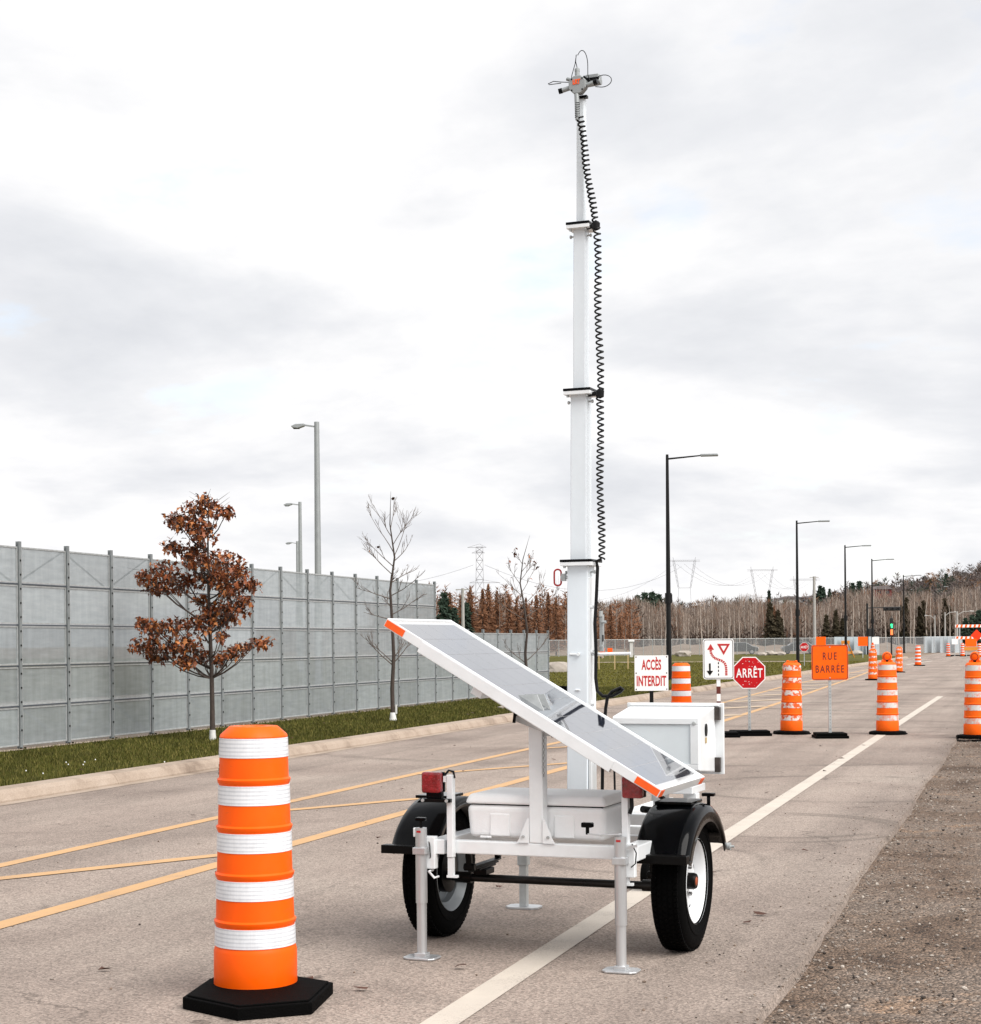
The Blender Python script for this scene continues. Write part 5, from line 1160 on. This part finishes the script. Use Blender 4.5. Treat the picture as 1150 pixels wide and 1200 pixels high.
# ------------------------------------------------------------------ pylons and wires
def lattice_pylon(label, px, depth, ytop, kind):
    hz = 754 - (px - 575) * math.tan(ROLL); H = (hz - ytop) / FPX * depth + HC; p = col(px, depth); s = depth / FPX      # s metres per pixel
    t = thing('power_pylon', label, 'pylon', (p.x, p.y, 0), YAW); q = MB(); th = .42 * s
    if kind == 'tower':
        w0, w1 = 14 * s / 2, 8 * s / 2; zt = H
        lv = [0, .35, .55, .68, .78, .87, .95, 1.0]
        f = lambda u: w1 + (w0 - w1) * max(0, 1 - u * 1.25)
        for sx in (-1, 1):
            for sy in (-1, 1):
                for a, c in zip(lv, lv[1:]): q.bar((sx*f(a), sy*f(a), a*zt), (sx*f(c), sy*f(c), c*zt), th)
        for a, c in zip(lv, lv[1:]):
            for sy in (-1, 1):
                q.bar((-f(a), sy*f(a), a*zt), (f(c), sy*f(c), c*zt), th * .7); q.bar((f(a), sy*f(a), a*zt), (-f(c), sy*f(c), c*zt), th * .7); q.bar((-f(c), sy*f(c), c*zt), (f(c), sy*f(c), c*zt), th * .7)
        body = q.build('lattice', 'lattice', t)
        for z, wl, wr in ((H - .5*s, 14, 8), (H - 7*s, 9, 6), (H - 42*s, 12, 24)):
            q = MB(); q.bar((-wl*s, 0, z), (wr*s, 0, z), th * 1.2); q.bar((-wl*s, 0, z), (0, 0, z + 4*s), th * .7); q.bar((wr*s, 0, z), (0, 0, z + 4*s), th * .7); q.build('cross_arm', 'lattice', t)
    else:
        hw, hb_ = 12.5 * s, 7 * s; zt, zb = H, H - 36 * s
        for sx in (-1, 1):
            for o_ in (-1.2*s, 1.2*s):
                q.bar((sx*(hb_) + o_*.5, 0, zb), (sx*hw + o_, 0, zt - 4*s), th * .7)
            for k in range(6):
                u = k / 6; u2 = (k + 1) / 6; xa = sx*(hb_ + (hw - hb_)*u); xb = sx*(hb_ + (hw - hb_)*u2); za = zb + (zt - 4*s - zb)*u; zb2 = zb + (zt - 4*s - zb)*u2
                q.bar((xa - 1.0*s, 0, za), (xb + 1.0*s, 0, zb2), th * .5); q.bar((xa + 1.0*s, 0, za), (xb - 1.0*s, 0, zb2), th * .5)
            q.bar((sx*hw, 0, zt - 5*s), (sx*hw + sx*.6*s, 0, zt), th * .8)
            q.bar((sx*hb_, 0, zb), (sx*hb_*1.3, 0, 0), th * .8)
        q.bar((-hb_, 0, zb), (hb_, 0, zb), th)
        q.build('lattice', 'lattice', t)
        q = MB()
        for dz in (0, 3 * s): q.bar((-hw - 5*s, 0, zt - 5*s + dz * .5), (hw + 6*s, 0, zt - 5*s + dz * .5), th * .7)
        for k in range(10): u = -hw + k * hw * .2; q.bar((u, 0, zt - 5*s), (u + hw*.2, 0, zt - 3.5*s), th * .45)
        q.build('cross_arm', 'lattice', t)
    return t
lattice_pylon('square lattice power pylon above the rusty larches', 563, 480, 641, 'tower')
lattice_pylon('largest Y-shaped power pylon above the bare wood beside the street lamp', 803, 620, 653, 'Y')
lattice_pylon('middle Y-shaped power pylon above the bare wood', 894, 800, 664, 'Y'); lattice_pylon('faint Y-shaped power pylon behind the pale utility pole', 944, 950, 675, 'Y')
def wire(a, c, sag, r):
    pts = [a.lerp(c, i / 12) - Vector((0, 0, sag * 4 * (i/12) * (1 - i/12))) for i in range(13)]; q = MB(); q.tube(pts, r, 4); o = q.build('power_line', 'wire'); return tag(o, 'thin power line hanging between the far pylons', 'power line', 'power lines between the pylons')
def pz(px, py, depth): return col(px, depth, (754 - (px - 575) * math.tan(ROLL) - py) / FPX * depth + HC)
wire(pz(556, 662, 480), pz(380, 690, 430), 2, .035); wire(pz(569, 662, 480), pz(800, 664, 620), 8, .04); wire(pz(586, 684, 480), pz(792, 660, 620), 9, .03)
for dz in (-9, 0, 9): wire(pz(803 + dz, 661, 620), pz(894 + dz * .9, 671, 800), 7, .035); wire(pz(894 + dz * .9, 671, 800), pz(944 + dz * .8, 681, 950), 6, .04)

# ------------------------------------------------------------------ wood and hill
def twigs(cnt, x, y, zlo, zhi, rad, ln, wd, upf, taper=True):
    """random thin triangles in a crown; returns (cnt*3, 3)"""
    u = rng.random(cnt); z = zlo + (zhi - zlo) * u; rr = rad * np.sqrt(rng.random(cnt)) * (np.sin(np.pi * np.clip(u * .85 + .12, 0, 1)) if taper else 1)
    a = rng.uniform(0, 2*np.pi, cnt); px, py = x + rr*np.cos(a), y + rr*np.sin(a)
    d = np.c_[np.cos(a) * (1 - upf) + rng.normal(0, .25, cnt), np.sin(a) * (1 - upf) + rng.normal(0, .25, cnt), np.full(cnt, upf) + rng.normal(0, .2, cnt)]; d /= np.linalg.norm(d, axis=1)[:, None]
    l_ = ln * rng.uniform(.5, 1.3, cnt); s = np.cross(d, rng.normal(size=(cnt, 3))); s /= np.linalg.norm(s, axis=1)[:, None]; s *= (wd * rng.uniform(.6, 1.4, cnt))[:, None]
    p = np.c_[px, py, z]; v = np.empty((cnt * 3, 3)); v[0::3] = p - s; v[1::3] = p + s; v[2::3] = p + d * l_[:, None]; return v
def trunkv(x, y, h, r, lean):
    a = rng.uniform(0, 6.28); o = []
    for k in range(3): t = a + k * 2.094; o.append((x + r*math.cos(t), y + r*math.sin(t), -.1))
    for k in range(3): t = a + k * 2.094; o.append((x + lean[0] + r*.25*math.cos(t), y + lean[1] + r*.25*math.sin(t), h))
    return np.array(o)
TF = np.array([(0,1,4),(0,4,3),(1,2,5),(1,5,4),(2,0,3),(2,3,5)])
# the mass of the wood: one object
V, F, MI = [], [], []; off = 0
def push(v, f, m_):
    global off
    V.append(v); F.append(f + off); MI.append(np.full(len(f), m_)); off += len(v)
def htop(px): return 7.7 + (1.2 if px > 990 else 0) + (.5 * math.sin(px * .045) + .35 * math.sin(px * .13))
for i in range(1500):
    px = random.uniform(640, 1330); dd = random.uniform(252, 330); p = col(px, dd); h = htop(px) * random.uniform(.82, 1.08) * dd / 270; 
    push(trunkv(p.x, p.y, h, .075 * random.uniform(.6, 1.3), (random.gauss(0, .25), random.gauss(0, .25))), TF, 2 if random.random() < .5 else 0)
    c_ = 38; push(twigs(c_, p.x, p.y, h * .28, h * .92, .95, 1.5, .035, .78), np.arange(c_*3).reshape(-1, 3), 4 if random.random() < .10 + .22 * max(0, math.sin(px * .021 + 1)) else random.choice((0, 1, 1)))
for i in range(1300):                                                   # dark brush at the foot
    px = random.uniform(560, 1330); dd = random.uniform(244, 320); p = col(px, dd); h = random.uniform(1.2, 3.6) * (1.7 if px > 930 else 1.1); c_ = 30
    push(twigs(c_, p.x, p.y, 0, h, 1.4, .9, .12, .6), np.arange(c_*3).reshape(-1, 3), 3 if random.random() < .75 else 0)
for i in range(330):                                                   # rusty larch thicket on the left
    px = random.uniform(470, 748) if i % 5 else random.uniform(430, 600); dd = random.uniform(212, 262); p = col(px, dd)
    h = (8.6 if px < 680 else 6.9) * random.uniform(.62, 1.08); c_ = 90
    push(trunkv(p.x, p.y, h, .08, (0, 0)), TF, 0)
    push(twigs(c_, p.x, p.y, h * .1, h * .97, 1.1, .75, .075, .45), np.arange(c_*3).reshape(-1, 3), 4 if random.random() < .7 else (3 if random.random() < .6 else 1))
stuff(raw('wood', np.vstack(V), np.vstack(F), ['twig_grey', 'twig_tan', 'trunk_birch', 'brush_dark', 'twig_rust'], np.concatenate(MI)), 'mass of bare grey-brown trees forming the wood behind the far fence', 'wood')
# single trees of the front row
def far_tree(variant, name, kind):
    random.seed(100 + variant)
    t = bpy.data.objects.new(name, None); C.objects.link(t)
    if kind == 'birch':
        h = 1.0; pts = [Vector((0, 0, -.02)), Vector((random.gauss(0, .008), 0, .3)), Vector((random.gauss(0, .015), random.gauss(0, .015), .65)), Vector((random.gauss(0, .02), 0, 1))]
        q = MB(); q.tube(pts, [.0135, .0115, .008, .0015], 6); q.build('trunk', 'trunk_birch', t)
        raw('crown', np.vstack([twigs(90, 0, 0, .35, .95, .095, .16, .0035, .8)]), np.arange(270).reshape(-1, 3), 'twig_tan', None, t)
    elif kind == 'larch':
        q = MB(); q.tube([Vector((0, 0, -.02)), Vector((0, 0, 1))], [.014, .001], 6); q.build('trunk', 'bark', t)
        c_ = 900; u = rng.random(c_) ** .8; a = rng.uniform(0, 6.28, c_); L_ = .19 * (1 - u) + .02; v = np.empty((c_*3, 3)); z = .08 + .92 * u
        r1 = L_ * rng.uniform(.4, 1.1, c_); tip = np.c_[np.cos(a)*r1, np.sin(a)*r1, z - .02 + rng.normal(0, .02, c_)]; st = np.c_[np.cos(a)*r1*.25, np.sin(a)*r1*.25, z]
        s = np.c_[rng.normal(0, .005, c_), rng.normal(0, .005, c_), rng.normal(0, .006, c_)]; v[0::3] = st - s; v[1::3] = st + s; v[2::3] = tip
        raw('crown', v, np.arange(c_*3).reshape(-1, 3), 'twig_rust', None, t)
    else:
        q = MB(); q.tube([Vector((0, 0, -.02)), Vector((0, 0, 1))], [.018, .001], 6); q.build('trunk', 'bark', t)
        c_ = 900; lev = np.floor(rng.random(c_) ** .75 * 16) / 16; u = np.clip(lev + rng.normal(0, .012, c_), 0, 1); a = rng.uniform(0, 6.28, c_); L_ = (.20 * (1 - u) + .015) * (.75 + .25 * np.sin(a * 3 + lev * 40))
        f0 = rng.uniform(.1, .75, c_); r1 = L_; z = .06 + .93 * u; st = np.c_[np.cos(a)*r1*f0, np.sin(a)*r1*f0, z - f0 * .03]; tip = np.c_[np.cos(a)*r1, np.sin(a)*r1, z - .055 + rng.normal(0, .012, c_)]
        s = np.c_[rng.normal(0, .02, c_), rng.normal(0, .02, c_), rng.normal(0, .008, c_)]; v = np.empty((c_*3, 3)); v[0::3] = st - s; v[1::3] = st + s; v[2::3] = tip
        raw('crown', v, np.arange(c_*3).reshape(-1, 3), 'conifer' if kind == 'spruce' else 'conifer_olive', None, t)
    return t
def plant(proto, used, px, dd, ytop, label, cat, group, zb=-.05, slim=1):
    hz = 754 - (px - 575) * math.tan(ROLL); H = (hz - ytop) / FPX * dd + HC - zb; p = col(px, dd, zb)
    o = dup(proto, p) if used[0] else proto; used[0] = True
    o.location = p; o.scale = (H * slim, H * slim, H); o.rotation_euler = (0, 0, random.uniform(0, 6.28)); tag(o, label, cat, group)
protos_b = [(far_tree(k, 'birch_tree', 'birch'), [False]) for k in range(5)]
random.seed(5)
for i in range(80):
    px = 748 + i * 5.2 + random.uniform(-2.5, 2.5); dd = random.uniform(240, 254); b_, u_ = protos_b[i % 5]
    plant(b_, u_, px, dd, 754 - (px - 575) * .0087 - (htop(px) * random.uniform(.78, 1.03) - HC) / 250 * FPX, 'pale bare birch in the front row of the wood', 'tree', 'birches in the front row of the wood')
protos_l = [(far_tree(10 + k, 'larch_tree', 'larch'), [False]) for k in range(3)]
for i, (px, yt) in enumerate(((528, 694), (541, 697), (552, 688), (566, 690), (573, 684), (583, 692), (597, 698), (606, 701), (617, 700), (629, 697), (643, 694), (652, 700), (706, 716), (716, 708), (727, 722), (738, 730), (902, 702), (908, 710))):
    b_, u_ = protos_l[i % 3]; plant(b_, u_, px, random.uniform(200, 215) if px < 800 else 243, yt, 'rusty orange larch in the thicket beside the bare wood', 'tree', 'rusty larches', slim=1.15)
protos_c = [(far_tree(20 + k, 'spruce_tree', 'spruce'), [False]) for k in range(3)]
for i, (px, dd, yt, zb, sl_, lab) in enumerate(((521, 205, 690, -.05, 1.5, 'dark green spruce right of the tall fence end'), (533, 206, 709, -.05, 1.5, 'low dark spruce under the larches'), (547, 207, 702, -.05, 1.3, 'dark spruce among the larches by the thin pale pole'))):
    b_, u_ = protos_c[i % 3]; plant(b_, u_, px, dd, yt, lab, 'tree', None, zb, sl_)
protos_o = [(far_tree(30 + k, 'cedar_tree', 'cedar'), [False]) for k in range(3)]
for i, (px, yt, sl_) in enumerate(((903, 703, 1.25), (912, 712, 1.2), (916, 722, 1.2), (969, 718, 1.3), (980, 712, 1.1), (988, 722, 1.2), (1063, 697, .9), (1057, 706, .8), (1083, 700, .9), (1078, 708, .9), (1108, 697, 1.0), (1113, 706, 1.0), (1040, 728, 1.1), (1092, 728, 1.1))):
    b_, u_ = protos_o[i % 3]; plant(b_, u_, px, 241 + i * .4, yt, 'dark olive cedar standing among the bare trees', 'tree', 'dark cedars in the wood', slim=sl_)
for i, (px, yt) in enumerate(((1132, 722), (1140, 718), (1148, 712), (1158, 720), (1125, 730))):
    b_, u_ = protos_c[i % 3]; plant(b_, u_, px, 236 + i, yt, 'dense green conifer behind the striped barricade', 'tree', 'conifers behind the barricade', slim=1.7)
# hill behind
def hill_h(px, dd):
    u = min(1, max(0, (dd - 380) / 200)); r_ = 7.6 + max(0, (px - 660)) * .0080 + max(0, min(260, px - 930)) * .042
    return r_ * u * u * (3 - 2 * u)
vs = []; nx_, ny_ = 80, 14
for j in range(ny_):
    dd = 380 + j * 40
    for i in range(nx_):
        px = 300 + i * 17; p = col(px, dd); vs.append((p.x, p.y, hill_h(px, dd) + (.4 * math.sin(px * .08 + j) if 0 < j else -.2) - .1))
struct(raw('hill', vs, [(j*nx_+i, j*nx_+i+1, (j+1)*nx_+i+1, (j+1)*nx_+i) for j in range(ny_-1) for i in range(nx_-1)], 'hill_earth', smooth=True))
V, F, MI = [], [], []; off = 0
for i in range(1500):
    px = random.uniform(560, 1330); dd = random.uniform(430, 640); p = col(px, dd); z = hill_h(px, dd) - .3; h = random.uniform(3.5, 7.5) * (1.2 if random.random() < .15 else 1); c_ = 60
    v = twigs(c_, p.x, p.y, z + h * .15, z + h * .95, 2.0, 1.3, .15, .5); push(v, np.arange(c_*3).reshape(-1, 3), random.choice((0, 0, 0, 0, 1, 2, 3, 4)))
    push(trunkv(p.x, p.y, z + h, .1, (0, 0)), TF, 0)
stuff(raw('hillside_trees', np.vstack(V), np.vstack(F), ['hill_twig', 'hill_twig_b', 'brush_dark', 'hill_rust', 'conifer'], np.concatenate(MI)), 'mass of bare grey trees covering the far hillside', 'trees')
for i, (px, dd, yt, sl_, lab) in enumerate(((748, 440, 694, 1.5, None), (756, 445, 691, 1.6, None), (765, 440, 690, 1.7, None), (773, 445, 693, 1.6, None), (737, 435, 700, 1.5, None), (781, 445, 697, 1.5, None), (835, 480, 700, 1.0, None), (880, 480, 699, 1.0, None), (902, 470, 689, 1.0, None), (920, 470, 701, 1.0, None), (966, 520, 686, 1.2, None), (973, 520, 688, 1.2, None), (1000, 520, 681, 2.0, None), (1008, 525, 679, 2.0, None), (962, 520, 684, 1.8, None), (1030, 530, 684, 1.2, None), (1084, 545, 674, 2.0, None), (1091, 545, 678, 1.9, None), (1110, 550, 671, 2.2, None), (1117, 550, 674, 1.9, None), (1133, 552, 674, 2.0, None), (1128, 555, 682, 1.5, None))):
    b_, u_ = protos_c[i % 3]; plant(b_, u_, px, dd, yt, 'dark evergreen in the clump above the wood, left of the nearest black street lamp' if px < 800 else 'small dark evergreen peeking over the bare wood near the middle pylon' if px < 930 else 'dark evergreen on the hillside between the utility pole and red house' if px < 1020 else 'dark evergreen on the hill crest near the long brown building', 'tree', 'evergreens on the hillside', hill_h(px, dd) - .3, sl_)
def house(name, label, cat, px, dd, wd, h, wall, ytop):
    hz = 754 - (px - 575) * math.tan(ROLL); z = (hz - ytop) / FPX * dd + HC - h * 1.45; p = col(px, dd, z); t = thing(name, label, cat, p, YAW)
    q = MB(); q.box(-wd/2, wd/2, -3, 3, -8, h); q.build('wall', wall, t)
    q = MB(); q.prism([(-wd/2 - .4, h), (wd/2 + .4, h), (wd/2 * .5, h * 1.45), (-wd/2 * .5, h * 1.45)], -3.4, 3.4, 'y'); q.build('roof', 'roof_dark', t)
    for k in range(max(2, int(wd / 3))):
        x = -wd/2 + wd * (k + .5) / max(2, int(wd / 3)); q = MB(); q.box(x - .6, x + .6, -3.06, -3.01, h * .4, h * .8); q.build('window', 'window_dark', t)
house('house', 'dark red house on the hillside above the traffic signal', 'house', 1033, 500, 5, 2.2, 'house_red', 687)
house('house', 'pale houses row showing above the wood by the utility pole', 'house', 926, 560, 8, 1.8, 'house_white', 699); house('house', 'small white house on the hillside beside the utility pole', 'house', 946, 560, 5, 1.8, 'house_white', 699)
house('building', 'long brown building on the hill crest behind the conifers', 'building', 1142, 640, 9, 2.6, 'house_wall', 672)
